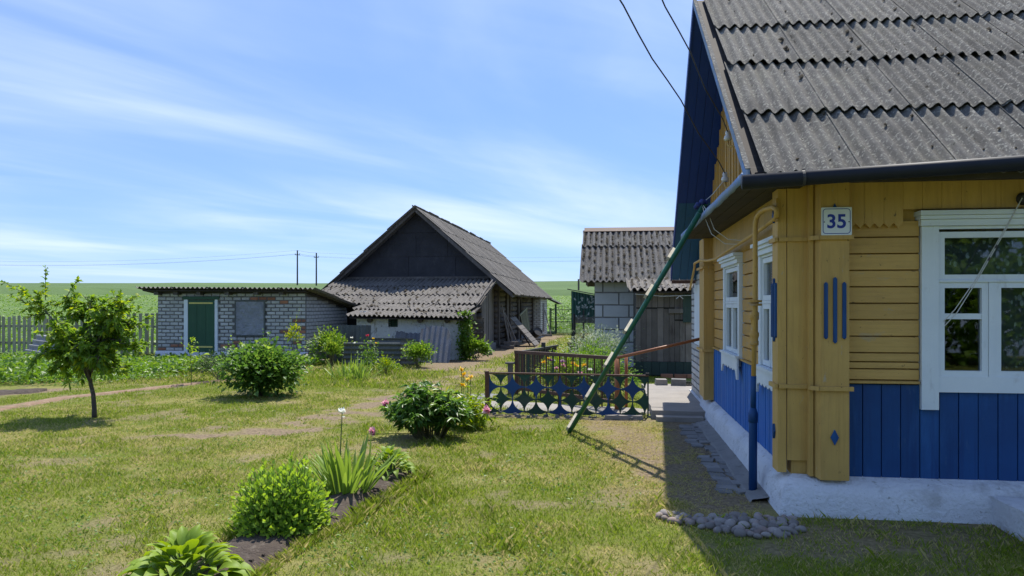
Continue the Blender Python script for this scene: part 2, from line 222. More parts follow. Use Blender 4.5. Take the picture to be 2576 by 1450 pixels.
def lawn_mat():
    m, nt = new_mat('lawn')
    geo = nd(nt, 'ShaderNodeNewGeometry'); pos = geo.outputs['Position']
    a = nd(nt, 'ShaderNodeAttribute', attribute_name='dry'); s = nd(nt, 'ShaderNodeAttribute', attribute_name='soil')
    g = mixrgb(nt, rampf(nt, noise(nt, pos, 30, 4), 0.3, 0.7), (0.075, 0.115, 0.016), (0.16, 0.20, 0.028))
    d = mixrgb(nt, rampf(nt, noise(nt, pos, 60, 4), 0.3, 0.7), (0.24, 0.19, 0.085), (0.42, 0.34, 0.16))
    c = mixrgb(nt, a.outputs['Fac'], g, d)
    so = mixrgb(nt, rampf(nt, noise(nt, pos, 25, 5), 0.35, 0.65), (0.14, 0.105, 0.07), (0.29, 0.225, 0.145))
    c = mixrgb(nt, s.outputs['Fac'], c, so)
    p = nd(nt, 'ShaderNodeBsdfPrincipled'); nt.links.new(c, p.inputs['Base Color']); p.inputs['Roughness'].default_value = 1; p.inputs['Specular IOR Level'].default_value = 0.1
    b = nd(nt, 'ShaderNodeBump'); b.inputs['Strength'].default_value = 1; b.inputs['Distance'].default_value = 0.02; nt.links.new(noise(nt, pos, 70, 4), b.inputs['Height']); nt.links.new(b.outputs[0], p.inputs['Normal'])
    o = nd(nt, 'ShaderNodeOutputMaterial'); nt.links.new(p.outputs[0], o.inputs[0])
lawn_mat()
surf('field_light', (0.070, 0.135, 0.026), (0.125, 0.190, 0.048), [((0.20, 0.26, 0.10), 2.5, 0.52, 0.66, (1, 0.4, 1), 0.7), ((0.065, 0.125, 0.030), 0.9, 0.55, 0.7, (1, 0.4, 1), 0.5)], scale=0.35, rough=1, bump=1, bump_scale=3, bdist=0.15)
surf('field_dark', (0.066, 0.118, 0.032), (0.088, 0.145, 0.042), [((0.045, 0.085, 0.026), 0.10, 0.5, 0.7, (0.4, 1, 1), 0.7)], scale=0.05, rough=1, bump=0.8, bump_scale=1.5, bdist=0.2)
# ------------------------------------------------------------- helpers
WL = {}
def tag(o, label=None, cat=None, group=None, kind=None):
    for k, v in (('label', label), ('category', cat), ('group', group), ('kind', kind)):
        if v: o[k] = v
    return o
def thing(name, loc, label, cat, group=None, parent=None):
    o = bpy.data.objects.new(name, None); col.objects.link(o); o.empty_display_size = 0.1
    pl = WL[parent.name] if parent else Vector((0, 0, 0))
    o.parent = parent; o.location = Vector(loc)-pl; WL[o.name] = Vector(loc)
    return tag(o, label, cat, group)
def fast_mesh(name, V, F, mat, smooth=False, attrs=None):
    V = np.asarray(V, dtype=np.float32).reshape(-1, 3)
    me = bpy.data.meshes.new(name)
    if isinstance(F, np.ndarray):
        k = F.shape[1]; me.vertices.add(len(V)); me.vertices.foreach_set('co', V.ravel())
        me.loops.add(F.size); me.loops.foreach_set('vertex_index', F.astype(np.int32).ravel())
        me.polygons.add(len(F)); me.polygons.foreach_set('loop_start', np.arange(0, F.size, k, dtype=np.int32)); me.polygons.foreach_set('loop_total', np.full(len(F), k, dtype=np.int32))
        me.update(calc_edges=True)
    else:
        me.from_pydata(V.tolist(), [], F)
    if smooth: me.polygons.foreach_set('use_smooth', np.ones(len(me.polygons), dtype=bool))
    for an, av in (attrs or {}).items():
        a = me.attributes.new(an, 'FLOAT', 'POINT'); a.data.foreach_set('value', np.asarray(av, dtype=np.float32))
    me.materials.append(M[mat] if isinstance(mat, str) else mat)
    me.validate(); return me
def link(o, wloc, parent):
    col.objects.link(o); pl = WL[parent.name] if parent else Vector((0, 0, 0))
    o.parent = parent; o.location = Vector(wloc)-pl; WL[o.name] = Vector(wloc); return o
def add(name, V, F, mat, parent=None, smooth=False, attrs=None):
    V = np.asarray(V, dtype=np.float64).reshape(-1, 3); c = (V.min(0)+V.max(0))/2; c[2] = V[:, 2].min()
    return link(bpy.data.objects.new(name, fast_mesh(name, V-c, F, mat, smooth, attrs)), c, parent)
def inst(name, me, loc, rot=None, scale=(1, 1, 1), parent=None):
    o = bpy.data.objects.new(name, me); link(o, loc, parent)
    if rot is not None: o.rotation_euler = rot if isinstance(rot, Euler) else Euler(rot)
    o.scale = scale; return o
class MB:
    def __init__(s): s.v = []; s.f = []
    def poly(s, pts, faces):
        n = len(s.v); s.v += [tuple(p) for p in pts]; s.f += [tuple(i+n for i in f) for f in faces]; return s
    def box(s, lo, hi):
        (a, b, c), (d, e, f) = lo, hi
        return s.poly([(a, b, c), (d, b, c), (d, e, c), (a, e, c), (a, b, f), (d, b, f), (d, e, f), (a, e, f)], [(0, 3, 2, 1), (4, 5, 6, 7), (0, 1, 5, 4), (1, 2, 6, 5), (2, 3, 7, 6), (3, 0, 4, 7)])
    def hexa(s, lower, upper):
        return s.poly(list(lower)+list(upper), [(0, 3, 2, 1), (4, 5, 6, 7), (0, 1, 5, 4), (1, 2, 6, 5), (2, 3, 7, 6), (3, 0, 4, 7)])
    def bar(s, p, q, w, h, up=(0, 0, 1)):
        p, q = Vector(p), Vector(q); d = (q-p).normalized(); u = Vector(up); x = d.cross(u)
        if x.length < 1e-4: x = d.cross(Vector((0, 1, 0)))
        x.normalize(); y = x.cross(d).normalized(); x *= w/2; y *= h/2
        return s.hexa([p-x-y, p+x-y, p+x+y, p-x+y], [q-x-y, q+x-y, q+x+y, q-x+y])
    def prism(s, pts, off):
        n = len(pts); off = Vector(off); a = [Vector(p) for p in pts]
        return s.poly(a+[p+off for p in a], [tuple(range(n))[::-1], tuple(range(n, 2*n))]+[(i, (i+1) % n, n+(i+1) % n, n+i) for i in range(n)])
    def tube(s, pts, r, seg=8, caps=True):
        pts = [Vector(p) for p in pts]; n = len(pts); rs = r if hasattr(r, '__len__') else [r]*n; rings = []; prev = None
        for i, p in enumerate(pts):
            d = (pts[min(i+1, n-1)]-pts[max(i-1, 0)]).normalized()
            if prev is None:
                x = d.cross(Vector((0, 0, 1)));
                if x.length < 1e-3: x = d.cross(Vector((1, 0, 0)))
            else: x = prev-d*prev.dot(d)
            x.normalize(); y = d.cross(x); prev = x
            rings += [p+(x*math.cos(2*math.pi*k/seg)+y*math.sin(2*math.pi*k/seg))*rs[i] for k in range(seg)]
        f = [(i*seg+k, i*seg+(k+1) % seg, (i+1)*seg+(k+1) % seg, (i+1)*seg+k) for i in range(n-1) for k in range(seg)]
        if caps: f += [tuple(range(seg))[::-1], tuple(range((n-1)*seg, n*seg))]
        return s.poly(rings, f)
    def lathe(s, c, prof, seg=14, axis=(0, 0, 1)):
        ax = Vector(axis).normalized(); x = ax.orthogonal().normalized(); y = ax.cross(x); c = Vector(c)
        V = [c+ax*h+(x*math.cos(2*math.pi*k/seg)+y*math.sin(2*math.pi*k/seg))*r for (r, h) in prof for k in range(seg)]; n = len(prof)
        f = [(i*seg+k, i*seg+(k+1) % seg, (i+1)*seg+(k+1) % seg, (i+1)*seg+k) for i in range(n-1) for k in range(seg)]
        f += [tuple(range(seg))[::-1], tuple(range((n-1)*seg, n*seg))]
        return s.poly(V, f)
    def build(s, name, mat, parent=None, smooth=False): return add(name, s.v, s.f, mat, parent, smooth)
def struct(o): o['kind'] = 'structure'; return o
def stuff(o): o['kind'] = 'stuff'; return o
def bx(name, lo, hi, mat, parent=None): return MB().box(lo, hi).build(name, mat, parent)
# value noise
_P = np.random.default_rng(3).random((256, 256))
def vnoise(x, y):
    x = np.asarray(x, float); y = np.asarray(y, float); xi = np.floor(x).astype(int); yi = np.floor(y).astype(int); fx = x-xi; fy = y-yi
    fx = fx*fx*(3-2*fx); fy = fy*fy*(3-2*fy); g = lambda a, b: _P[a & 255, b & 255]
    return (g(xi, yi)*(1-fx)+g(xi+1, yi)*fx)*(1-fy)+(g(xi, yi+1)*(1-fx)+g(xi+1, yi+1)*fx)*fy
def fbm(x, y, o=4):
    t = 0; a = 0.5; n = 0
    for i in range(o): t = t+a*vnoise(x*2**i+17*i, y*2**i+31*i); n += a; a *= 0.5
    return t/n
def sstep(a, b, v): t = np.clip((v-a)/(b-a), 0, 1); return t*t*(3-2*t)
def segdist(x, y, pts):
    x = np.asarray(x, float); y = np.asarray(y, float); d = np.full(x.shape, 1e9)
    for (ax, ay), (bx_, by) in zip(pts[:-1], pts[1:]):
        vx, vy = bx_-ax, by-ay; t = np.clip(((x-ax)*vx+(y-ay)*vy)/(vx*vx+vy*vy), 0, 1); d = np.minimum(d, np.hypot(x-ax-t*vx, y-ay-t*vy))
    return d
# ------------------------------------------------------------- ground
PATH1 = [(-8.4, 7.6), (-8.55, 8.7), (-8.64, 9.7), (-8.66, 10.97), (-8.25, 11.97), (-7.7, 13.5), (-7.2, 14.6)]
PATH2 = [(-6.2, 6.2), (-5.5, 7.04), (-4.9, 7.8), (-4.42, 8.13), (-3.97, 8.6), (-3.79, 9.41), (-3.44, 10.82), (-3.25, 12.6), (-3.1, 14.7), (-2.79, 17.05)]
BED = [(-2.12, 3.3), (-2.17, 3.9), (-2.15, 4.5), (-2.02, 4.95), (-1.97, 5.5), (-1.92, 6.1), (-1.85, 6.42)]
WALLDIRT = [(0.05, 9.7), (0.22, 8.6), (0.34, 7.6), (0.46, 6.8), (0.58, 6.1), (0.80, 5.7)]
FRONTDIRT = [(1.4, 5.2), (2.5, 5.2), (4.5, 5.2)]
BARNDIRT = [(-3.9, 17.2), (-3.8, 20.0), (-3.5, 22.6), (-3.2, 27.5), (-3.1, 40)]
HD = [0, 24, 40, 60, 90, 120, 200, 300, 420, 700, 2500]; HZ = [0, 0, -0.2, 0.45, 1.75, 2.75, 5.6, 8.6, 10.4, 9.5, -5]
def tz(x, y):
    x = np.asarray(x, float); y = np.asarray(y, float); d = np.hypot(x, y); az = np.degrees(np.arctan2(x, y))
    f = np.interp(az, [-60, -41, -22, 0, 60], [0.80, 0.86, 1.02, 1.12, 1.15]); f = 1+(f-1)*sstep(120, 280, d)
    return np.interp(d, HD, HZ)*f+0.25*sstep(60, 200, d)*(fbm(x/45+9, y/45+3, 3)-0.5)*4
def dryness(x, y):
    n = fbm(x*0.9+3, y*0.9+8, 4); m = fbm(x*4.1+40, y*4.1+7, 4)
    d = 0.03+0.66*sstep(0.44, 0.76, n*0.5+m*0.5)
    d = np.maximum(d, 0.75*sstep(0.9, 0.1, segdist(x, y, WALLDIRT))); d = np.maximum(d, 0.5*sstep(0.8, 0.2, segdist(x, y, PATH2[2:])))
    d = d+0.06*sstep(-1.5, -4.0, x)*sstep(10, 6, y)
    return np.clip(d*0.85+0.08, 0, 1)
def soilness(x, y):
    j = (fbm(x*4, y*4+5, 3)-0.5)
    s = sstep(0.26, 0.10, segdist(x, y, PATH1)+j*0.25)
    s = np.maximum(s, 0.95*np.maximum(sstep(0.40, 0.16, segdist(x, y, WALLDIRT)+j*0.7), sstep(0.45, 0.2, segdist(x, y, [(0.85, 9.6), (0.95, 6.0)])+j*0.3)))
    s = np.maximum(s, 1.0*sstep(0.42, 0.05, segdist(x, y, PATH2[3:])+j*2.0))
    s = np.maximum(s, 0.75*sstep(0.75, 0.15, segdist(x, y, FRONTDIRT)+j*1.8))
    s = np.maximum(s, sstep(0.9, 0.4, segdist(x, y, BARNDIRT)+j*0.8))
    s = np.maximum(s, 0.8*sstep(0.22, 0.08, segdist(x, y, [(-1.75, 10.0), (0.5, 9.9)])+j*0.2))
    s = np.maximum(s, sstep(0.5, 0.2, segdist(x, y, [(-10.6, 10.6), (-9.7, 11.9)])+j*0.3))
    s = np.maximum(s, 0.6*sstep(0.60, 0.74, fbm(x*2.3+60, y*2.3, 4)))
    return np.clip(s, 0, 1)
def grid_lines(segs):
    out = []
    for a, b, st in segs: out += list(np.arange(a, b-1e-6, st))
    return np.array(out+[segs[-1][1]])
gx = grid_lines([(-60, -12, 2.0), (-12, 4, 0.09), (4, 40, 2.0)]); gy = grid_lines([(-12, 2, 2.0), (2, 13, 0.09), (13, 22, 0.2), (22, 46, 1.0)])
X, Y = np.meshgrid(gx, gy); Z = tz(X, Y)+0.02*(fbm(X*1.2, Y*1.2, 3)-0.5)
def gridfaces(nx, ny):
    i = np.arange(ny-1)[:, None]*nx+np.arange(nx-1)[None, :]; return np.stack([i, i+1, i+nx+1, i+nx], -1).reshape(-1, 4)
lawn = struct(add('lawn', np.stack([X, Y, Z], -1), gridfaces(len(gx), len(gy)), 'lawn', None, True, {'dry': dryness(X, Y).ravel(), 'soil': soilness(X, Y).ravel()}))
def field(name, mat, dmin, dmax, lift, nr, ring=False):
    rr = np.geomspace(dmin, dmax, nr); aa = np.radians(np.linspace(-75, 75, 130)); A, D = np.meshgrid(aa, rr); wob = 1+0.02*(fbm(A*9+4, A*0, 3)-0.5)
    D2 = D*wob; X = D2*np.sin(A); Y = D2*np.cos(A); Z = tz(X, Y)+lift
    if ring: Z[0] -= lift+0.1
    F = gridfaces(130, nr); V = np.stack([X, Y, Z], -1).reshape(-1, 3)
    c = V[F].mean(1); keep = (c[:, 1] > 42.2) | ((c[:, 0] < -12.6-0.05*(c[:, 1]-20)) & (c[:, 1] > 20.9))
    return struct(add(name, V, F[keep], mat, None, True))
field('near_field', 'field_light', 24.5, 122, 0.03, 90); field('far_field', 'field_dark', 119, 1800, 0.9, 60, True)
def strip(name, pts, w, mat, z, jit=0.35, parent=None, n=60, bump=0.0):
    P = np.array(pts, float); L = np.r_[0, np.cumsum(np.hypot(*np.diff(P, axis=0).T))]; t = np.linspace(0, L[-1], n); cx = np.interp(t, L, P[:, 0]); cy = np.interp(t, L, P[:, 1])
    tx = np.gradient(cx); ty = np.gradient(cy); l = np.hypot(tx, ty); nx_, ny_ = -ty/l, tx/l; m = 9; V = []
    for j in range(m):
        s = (j/(m-1)*2-1); e = w*(1+jit*2*(fbm(t*3+(5 if s < 0 else 50), t*0+j*0.02, 3)-0.5)); taper = np.minimum(1, np.minimum(t, L[-1]-t)/w+0.15)
        x = cx+nx_*s*e*taper; y = cy+ny_*s*e*taper; V.append(np.stack([x, y, tz(x, y)+z*(1-s**6)-0.012*s**6+bump*(1-s*s)*(0.5+fbm(x*9, y*9, 3))], -1))
    return struct(add(name, np.stack(V, 0), gridfaces(n, m), mat, parent, True))
strip('dirt_path', PATH1, 0.15, 'path_dirt', 0.020)
strip('flower_bed_soil', BED, 0.21, 'soil', 0.025, 0.35, bump=0.035, n=90)
strip('vegetable_bed_soil', [(-10.9, 10.4), (-10.3, 11.2), (-9.7, 11.9)], 0.35, 'soil', 0.02, bump=0.03)
# grass
def grass(name, n, x0, x1, y0, y1, hlo, hhi, wid, power, nosoil=False, flt=None, tall=None, dry=None):
    u = rng.random(n); y = y0*(y1/y0)**u if power else y0+(y1-y0)*u; x = x0+(x1-x0)*rng.random(n)
    s = soilness(x, y); k = (nosoil | (rng.random(n) > s*1.25)) & (segdist(x, y, BED) > 0.17+0.05*rng.random(n))
    k &= ~((x > 1.17) & (y > 5.5)) & ~((x > 0.45) & (y > 9.7) & (y < 13.4)) & (nosoil | ~((x > 0.92) & (y > 5.6) & (y < 9.9))) & ~((x > 1.1) & (y > 5.5))
    a = (x*0.9913+y*0.1315)/np.maximum(0.1, y*0.9913-x*0.1315); k &= (np.abs(a) < 0.80)
    if flt is not None: k &= flt(x, y)
    x, y = x[k], y[k]; n = len(x); dr = dryness(x, y) if dry is None else dry(x, y); z = tz(x, y)-0.005
    h = (hlo+(hhi-hlo)*rng.random(n)**2)*(1.15-0.45*np.minimum(dr, 1))*(0.55+0.9*fbm(x*2.2, y*2.2, 3))
    if tall is not None: h = h*tall(x, y)
    sc = np.sqrt(np.clip(y/5, 0.8, 4)); w = wid*sc*(0.7+0.6*rng.random(n)); th = rng.random(n)*6.283; ln = (0.25+0.6*rng.random(n))*h*(1+0.8*dr); la = rng.random(n)*6.283
    wx, wy = np.cos(th)*w/2, np.sin(th)*w/2; mx, my = np.cos(la)*ln, np.sin(la)*ln
    V = np.empty((n, 4, 3)); V[:, 0] = np.stack([x-wx, y-wy, z], -1); V[:, 1] = np.stack([x+wx, y+wy, z], -1)
    V[:, 2] = np.stack([x+wx*0.6+mx*0.35, y+wy*0.6+my*0.35, z+h*0.62], -1); V[:, 3] = np.stack([x+mx, y+my, z+h], -1)
    b = np.arange(n)[:, None]*4; F = np.concatenate([b+np.array([[0, 1, 2]]), b+np.array([[0, 2, 3]])], 0)
    d = np.where(rng.random(n) < 0.10+0.70*dr, 0.55+0.45*rng.random(n), 0.25*rng.random(n)*dr)
    return add(name, V.reshape(-1, 3), F, 'grass', None, False, {'dry': np.repeat(d, 4), 'v': np.repeat(rng.random(n), 4)})
g1 = grass('lawn_grass', 640000, -9.6, 3.2, 2.6, 16.5, 0.012, 0.040, 0.0060, True)
tag(g1, 'short mown yellow-green lawn grass around the flower bed', 'grass', kind='stuff')
def clump(x, y): return (fbm(x*2.6+70, y*2.6+20, 3) > 0.63)
g2 = grass('grass_tufts', 50000, -3, 2.6, 2.7, 9, 0.03, 0.085, 0.007, True, flt=clump)
tag(g2, 'longer bright green grass tufts scattered in the lawn', 'grass', kind='stuff')
g3 = grass('verge_grass', 60000, -14, -1.2, 13, 40, 0.04, 0.10, 0.010, True, flt=lambda x, y: ~((x > -12.4) & (x < -3.4) & (y > 18.4)) & ~((x > -0.6) & (y > 15)))
tag(g3, 'grass of the strip leading to the iron gate and before the sheds', 'grass', kind='stuff')

def rim(x, y): d = segdist(x, y, BED); return (d > 0.16) & (d < 0.30)
g4 = grass('bed_edge_grass', 90000, -2.7, -1.3, 3.0, 7.0, 0.03, 0.075, 0.006, False, flt=rim)
tag(g4, 'longer grass growing along the edge of the soil bed', 'grass', kind='stuff')

g5 = grass('hay_litter', 34000, -0.4, 1.1, 5.4, 9.75, 0.010, 0.030, 0.006, False, nosoil=True, flt=lambda x, y: (segdist(x, y, WALLDIRT)+0.5*(fbm(x*5, y*5, 3)-0.5) < 0.55) & (fbm(x*7+3, y*7, 3) > 0.40), dry=lambda x, y: 1.35+0*x)
tag(g5, 'dry cut grass lying on the bare strip beside the house wall', 'hay', kind='stuff')
g6 = grass('shade_grass', 22000, 1.0, 5.0, 3.2, 5.5, 0.015, 0.05, 0.006, False, nosoil=True, flt=lambda x, y: (fbm(x*2.5+9, y*2.5, 3) > 0.42), dry=lambda x, y: 0.8*fbm(x*3+5, y*3, 3))
tag(g6, 'sparse grass in the shade before the front wall', 'grass', kind='stuff')
# ------------------------------------------------------------- corrugated sheets
def sheet_mesh(name, waves, pitch, length, amp, mat, th=0.007, seg=6, nl=3, ragged=0.0):
    n = waves*seg+1; xs = np.linspace(0, waves*pitch, n); ys = np.linspace(0, length, nl); Xg, Yg = np.meshgrid(xs, ys)
    if ragged: Yg[0] = Yg[0]+ragged*rng.random(n)
    Zg = amp*np.cos(2*np.pi*Xg/pitch); top = np.stack([Xg, Yg, Zg], -1).reshape(-1, 3); bot = top.copy(); bot[:, 2] -= th
    F = [tuple(f) for f in gridfaces(n, nl)]; m = len(top); F += [tuple(int(i)+m for i in f[::-1]) for f in F]; F = [tuple(int(i) for i in f) for f in F]
    V = [tuple(v) for v in top]+[tuple(v) for v in bot]
    def rim(idx):
        k = len(V); V.extend([tuple(top[i]) for i in idx]+[tuple(bot[i]) for i in idx]); c = len(idx)
        F.extend([(k+c+i, k+c+i+1, k+i+1, k+i) for i in range(c-1)])
    rim(list(range(n))); rim(list(range((nl-1)*n, nl*n))[::-1]); rim([j*n for j in range(nl)][::-1]); rim([j*n+n-1 for j in range(nl)])
    return fast_mesh(name, V, F, mat, True)
def roof_sheets(parent, mes, o, du, dv, ncol, nrow, wpitch, lpitch, slope_up=None, jit=0.008, skip=(), tilt=0.012, stagger=0.0, name='roof_sheet'):
    """o = world corner at the eave, du = unit vector along the eave, dv = unit vector up the slope"""
    du, dv = Vector(du).normalized(), Vector(dv).normalized(); nn = du.cross(dv).normalized(); Mx = Matrix((du, dv, nn)).transposed()
    for r in range(nrow):
        for c in range(ncol):
            if (r, c) in skip: continue
            p = Vector(o)+du*(c*wpitch+stagger*(r % 2)+random.uniform(-jit, jit)*0.35)+dv*(r*lpitch+random.uniform(-jit, jit)*2)+nn*0.012
            # each sheet rests on the one below: lift its lower end
            t = 0.030/lpitch
            dv2 = (dv-nn*t).normalized(); n2 = du.cross(dv2).normalized(); Mr = Matrix((du, dv2, n2)).transposed()
            rot = (Mr.to_4x4() @ Matrix.Rotation(random.uniform(-tilt, tilt), 4, 'Z') @ Matrix.Rotation(0.006/wpitch, 4, 'Y')).to_euler()
            inst(name, random.choice(mes), p+nn*0.030, rot, parent=parent)
def moss_lumps(name, parent, o, du, dv, nu, width, height, pitch, r0, r1, phase=0.5):
    du, dv = Vector(du).normalized(), Vector(dv).normalized(); nn = du.cross(dv); b = MB()
    for i in range(nu):
        w = (int(random.random()*width/pitch)+phase)*pitch; h = random.random()*height; r = random.uniform(r0, r1)
        c = Vector(o)+du*(w+random.uniform(-0.01, 0.01))+dv*h-nn*0.004
        k = [c+(du*math.cos(a)*random.uniform(0.7, 1.2)+dv*math.sin(a)*random.uniform(0.9, 1.8))*r for a in np.arange(6)*math.pi/3]
        b.poly(k+[c+nn*r*0.9], [(j, (j+1) % 6, 6) for j in range(6)])
    return stuff(b.build(name, 'moss', parent, True))
# ------------------------------------------------------------- yellow house
H = thing('yellow_house', (1.3, 5.75, 0), 'ochre and blue wooden house with a steep grey slate roof and white windows', 'house')
ZT = 2.40
def wall_panels(u0, u1, z0, z1, ops):
    out = []; us = sorted({u0, u1, *[a for o in ops for a in o[:2]]})
    for a, b in zip(us[:-1], us[1:]):
        zz = sorted([(o[2], o[3]) for o in ops if o[0] <= a+1e-6 and o[1] >= b-1e-6]); z = z0
        for (p, q) in zz: out.append((a, b, z, p)); z = q
        out.append((a, b, z, z1))
    return out
FW = (2.29, 3.01, 0.99, 2.03)            # opening of the front window: x0 x1 z0 z1
GW = [(6.02, 6.69, 0.98, 1.90), (7.89, 8.79, 0.98, 1.90)]   # openings in the gable wall: y0 y1 z0 z1
b = MB()
for (a, c, p, q) in wall_panels(1.30, 6.0, 0.0, ZT, [FW]): b.box((a, 5.75, p), (c, 5.90, q))
b.build('front_wall', 'ochre', H)
b = MB()
for (a, c, p, q) in wall_panels(5.90, 10.65, 0.0, ZT, GW): b.box((1.32, a, p), (1.47, c, q))
b.build('gable_wall', 'ochre', H)
MB().box((1.47, 10.45, 0), (6.0, 10.60, ZT)).box((5.85, 5.90, 0), (6.0, 10.45, ZT)).box((1.33, 5.92, 2.405), (6.0, 10.6, 2.45)).box((1.33, 5.92, 0.3), (6.0, 10.6, 0.35)).build('rear_wall', 'interior', H)
APEX = (8.53, 4.86); FE = (5.16, 2.325); BE = (11.75, 1.95); fs = (APEX[1]-FE[1])/(APEX[0]-FE[0]); bs = (APEX[1]-BE[1])/(BE[0]-APEX[0])
def roof_z(y): return FE[1]+(y-FE[0])*fs if y < APEX[0] else APEX[1]-(y-APEX[0])*bs
MB().prism([(1.36, 5.80, 2.45), (1.36, 10.6, 2.45), (1.36, 10.6, roof_z(10.6)-0.12), (1.36, 8.53, 4.70), (1.36, 5.80, roof_z(5.8)-0.12)], (0.1, 0, 0)).build('gable_triangle', 'ochre', H)
# siding boards of the front wall
def board(name, u0, u1, z0, z1, d0, d1, side, mat, parent, bev=0.006):
    """board on the front (side 'f': u = x) or on the gable (side 'g': u = y); d measured outward from the wall face"""
    pts = [(u0, d0, z0), (u1, d0, z0), (u1, d0, z1), (u0, d0, z1), (u0+bev, d1, z0+bev), (u1-bev, d1, z0+bev), (u1-bev, d1, z1-bev), (u0+bev, d1, z1-bev)]
    V = [(u, 5.75-d, z) for (u, d, z) in pts] if side == 'f' else [(1.32-d, u, z) for (u, d, z) in pts]
    F = [(0, 1, 5, 4), (1, 2, 6, 5), (2, 3, 7, 6), (3, 0, 4, 7), (4, 5, 6, 7)]
    if side == 'g': F = [f[::-1] for f in F]
    return add(name, V, F, mat, parent)
zz = [0.955, 1.035, 1.085, 1.15]+[1.15+0.1185*i for i in range(1, 9)]
for i in range(len(zz)-1):
    for (a, c) in ((1.66, 2.172), (3.125, 6.0)): board('siding_board', a, c, zz[i], zz[i+1]-0.002, 0, 0.034+random.uniform(-0.002, 0.002), 'f', 'ochre_board', H, 0.0045)
board('siding_trim', 1.66, 2.172, 0.925, 0.953, 0, 0.055, 'f', 'ochre', H); board('siding_trim', 3.125, 6.0, 0.925, 0.953, 0, 0.055, 'f', 'ochre', H)
u = 1.66
while u < 6.0:
    w = random.choice((0.128, 0.135, 0.13)); board('skirting_board', u, min(u+w, 6.0)-0.002, 0.22, 0.923, 0, 0.030+random.uniform(-0.002, 0.002), 'f', 'blue_paint', H, 0.0025); u += w
# frieze boards with pointed ends
u = 1.66
while u < 6.0:
    w = 0.129; over = (u+w > 2.12 and u < 3.16)
    zb = 2.172 if over else 2.075
    if over: P = [(u, zb), (u+w-0.002, zb)]
    else: P = [(u, zb), (u+0.25*w, zb-0.033), (u+0.5*w, zb), (u+0.75*w, zb-0.033), (u+w-0.002, zb)]
    P = P+[(u+w-0.002, ZT), (u, ZT)]
    MB().prism([(a, 5.75-0.040, z) for a, z in P], (0, -0.034, 0)).build('frieze_board', 'ochre', H); u += w
# gable boards
def gable_runs(): return [(5.97, 5.92+0.0), ]
gz_ = [0.955+0.119*i for i in range(10)]
runs = [(6.80, 7.78), (8.90, 9.90), (5.92, 5.925)]
for i in range(len(gz_)-1):
    for (a, c) in ((6.80, 7.78), (8.90, 9.90)): board('siding_board', a, c, gz_[i], gz_[i+1]-0.002, 0, 0.03+random.uniform(-0.003, 0.003), 'g', 'ochre_worn', H)
u = 5.92
while u < 9.9:
    w = random.uniform(0.085, 0.105); board('skirting_board', u, u+w-0.002, 0.26, 0.93, 0, 0.028+random.uniform(-0.003, 0.003), 'g', 'blue_weathered', H); u += w
for (a, c) in ((6.80, 7.78), (8.90, 9.90)): board('siding_trim', a, c, 0.931, 0.954, 0, 0.055, 'g', 'ochre', H)
u = 5.95
while u < 9.9:
    w = 0.075; MB().prism([(1.32, u, 2.06), (1.32, u+w/2, 2.01), (1.32, u+w-0.002, 2.06), (1.32, u+w-0.002, ZT), (1.32, u, ZT)], (-0.048, 0, 0)).build('frieze_board', 'ochre', H); u += w
# corner pilasters
def pilaster(parts, parent=H): return [MB().box(lo, hi).build('pilaster_board', 'ochre', parent) for lo, hi in parts]
MB().hexa([(1.415, 5.74, 0.27), (1.468, 5.60, 0.25), (1.66, 5.60, 0.25), (1.66, 5.74, 0.27)], [(1.415, 5.74, ZT), (1.468, 5.60, ZT), (1.66, 5.60, ZT), (1.66, 5.74, ZT)]).build('pilaster_board', 'ochre', H)
MB().box((1.405, 5.66, 0.262), (1.432, 5.738, ZT)).build('pilaster_board', 'ochre', H)
MB().box((1.20, 5.735, 0.27), (1.262, 5.915, ZT)).build('pilaster_board', 'ochre', H)
MB().box((1.267, 5.728, 0.36), (1.405, 5.748, ZT)).build('pilaster_board', 'ochre', H)
MB().box((1.165, 9.92, 0.27), (1.30, 10.02, ZT-0.04)).build('pilaster_board', 'ochre', H); MB().box((1.185, 10.022, 0.27), (1.30, 10.60, ZT-0.04)).build('pilaster_board', 'ochre', H)
for z in (0.885, 1.955):
    t = 0.03
    MB().box((1.455, 5.578, z), (1.685, 5.599, z+t)).build('band_moulding', 'ochre', H)
    MB().hexa([(1.395, 5.655, z), (1.40, 5.635, z), (1.452, 5.578, z), (1.454, 5.60, z)], [(1.395, 5.655, z+t), (1.40, 5.635, z+t), (1.452, 5.578, z+t), (1.454, 5.60, z+t)]).build('band_moulding', 'ochre', H)
    MB().box((1.205, 5.708, z), (1.404, 5.727, z+t)).build('band_moulding', 'ochre', H); MB().box((1.175, 5.715, z), (1.1985, 5.93, z+t)).build('band_moulding', 'ochre', H)
    MB().box((1.145, 9.90, z), (1.30, 9.918, z+t)).build('band_moulding', 'ochre', H); MB().box((1.145, 9.919, z), (1.163, 10.6, z+t)).build('band_moulding', 'ochre', H)
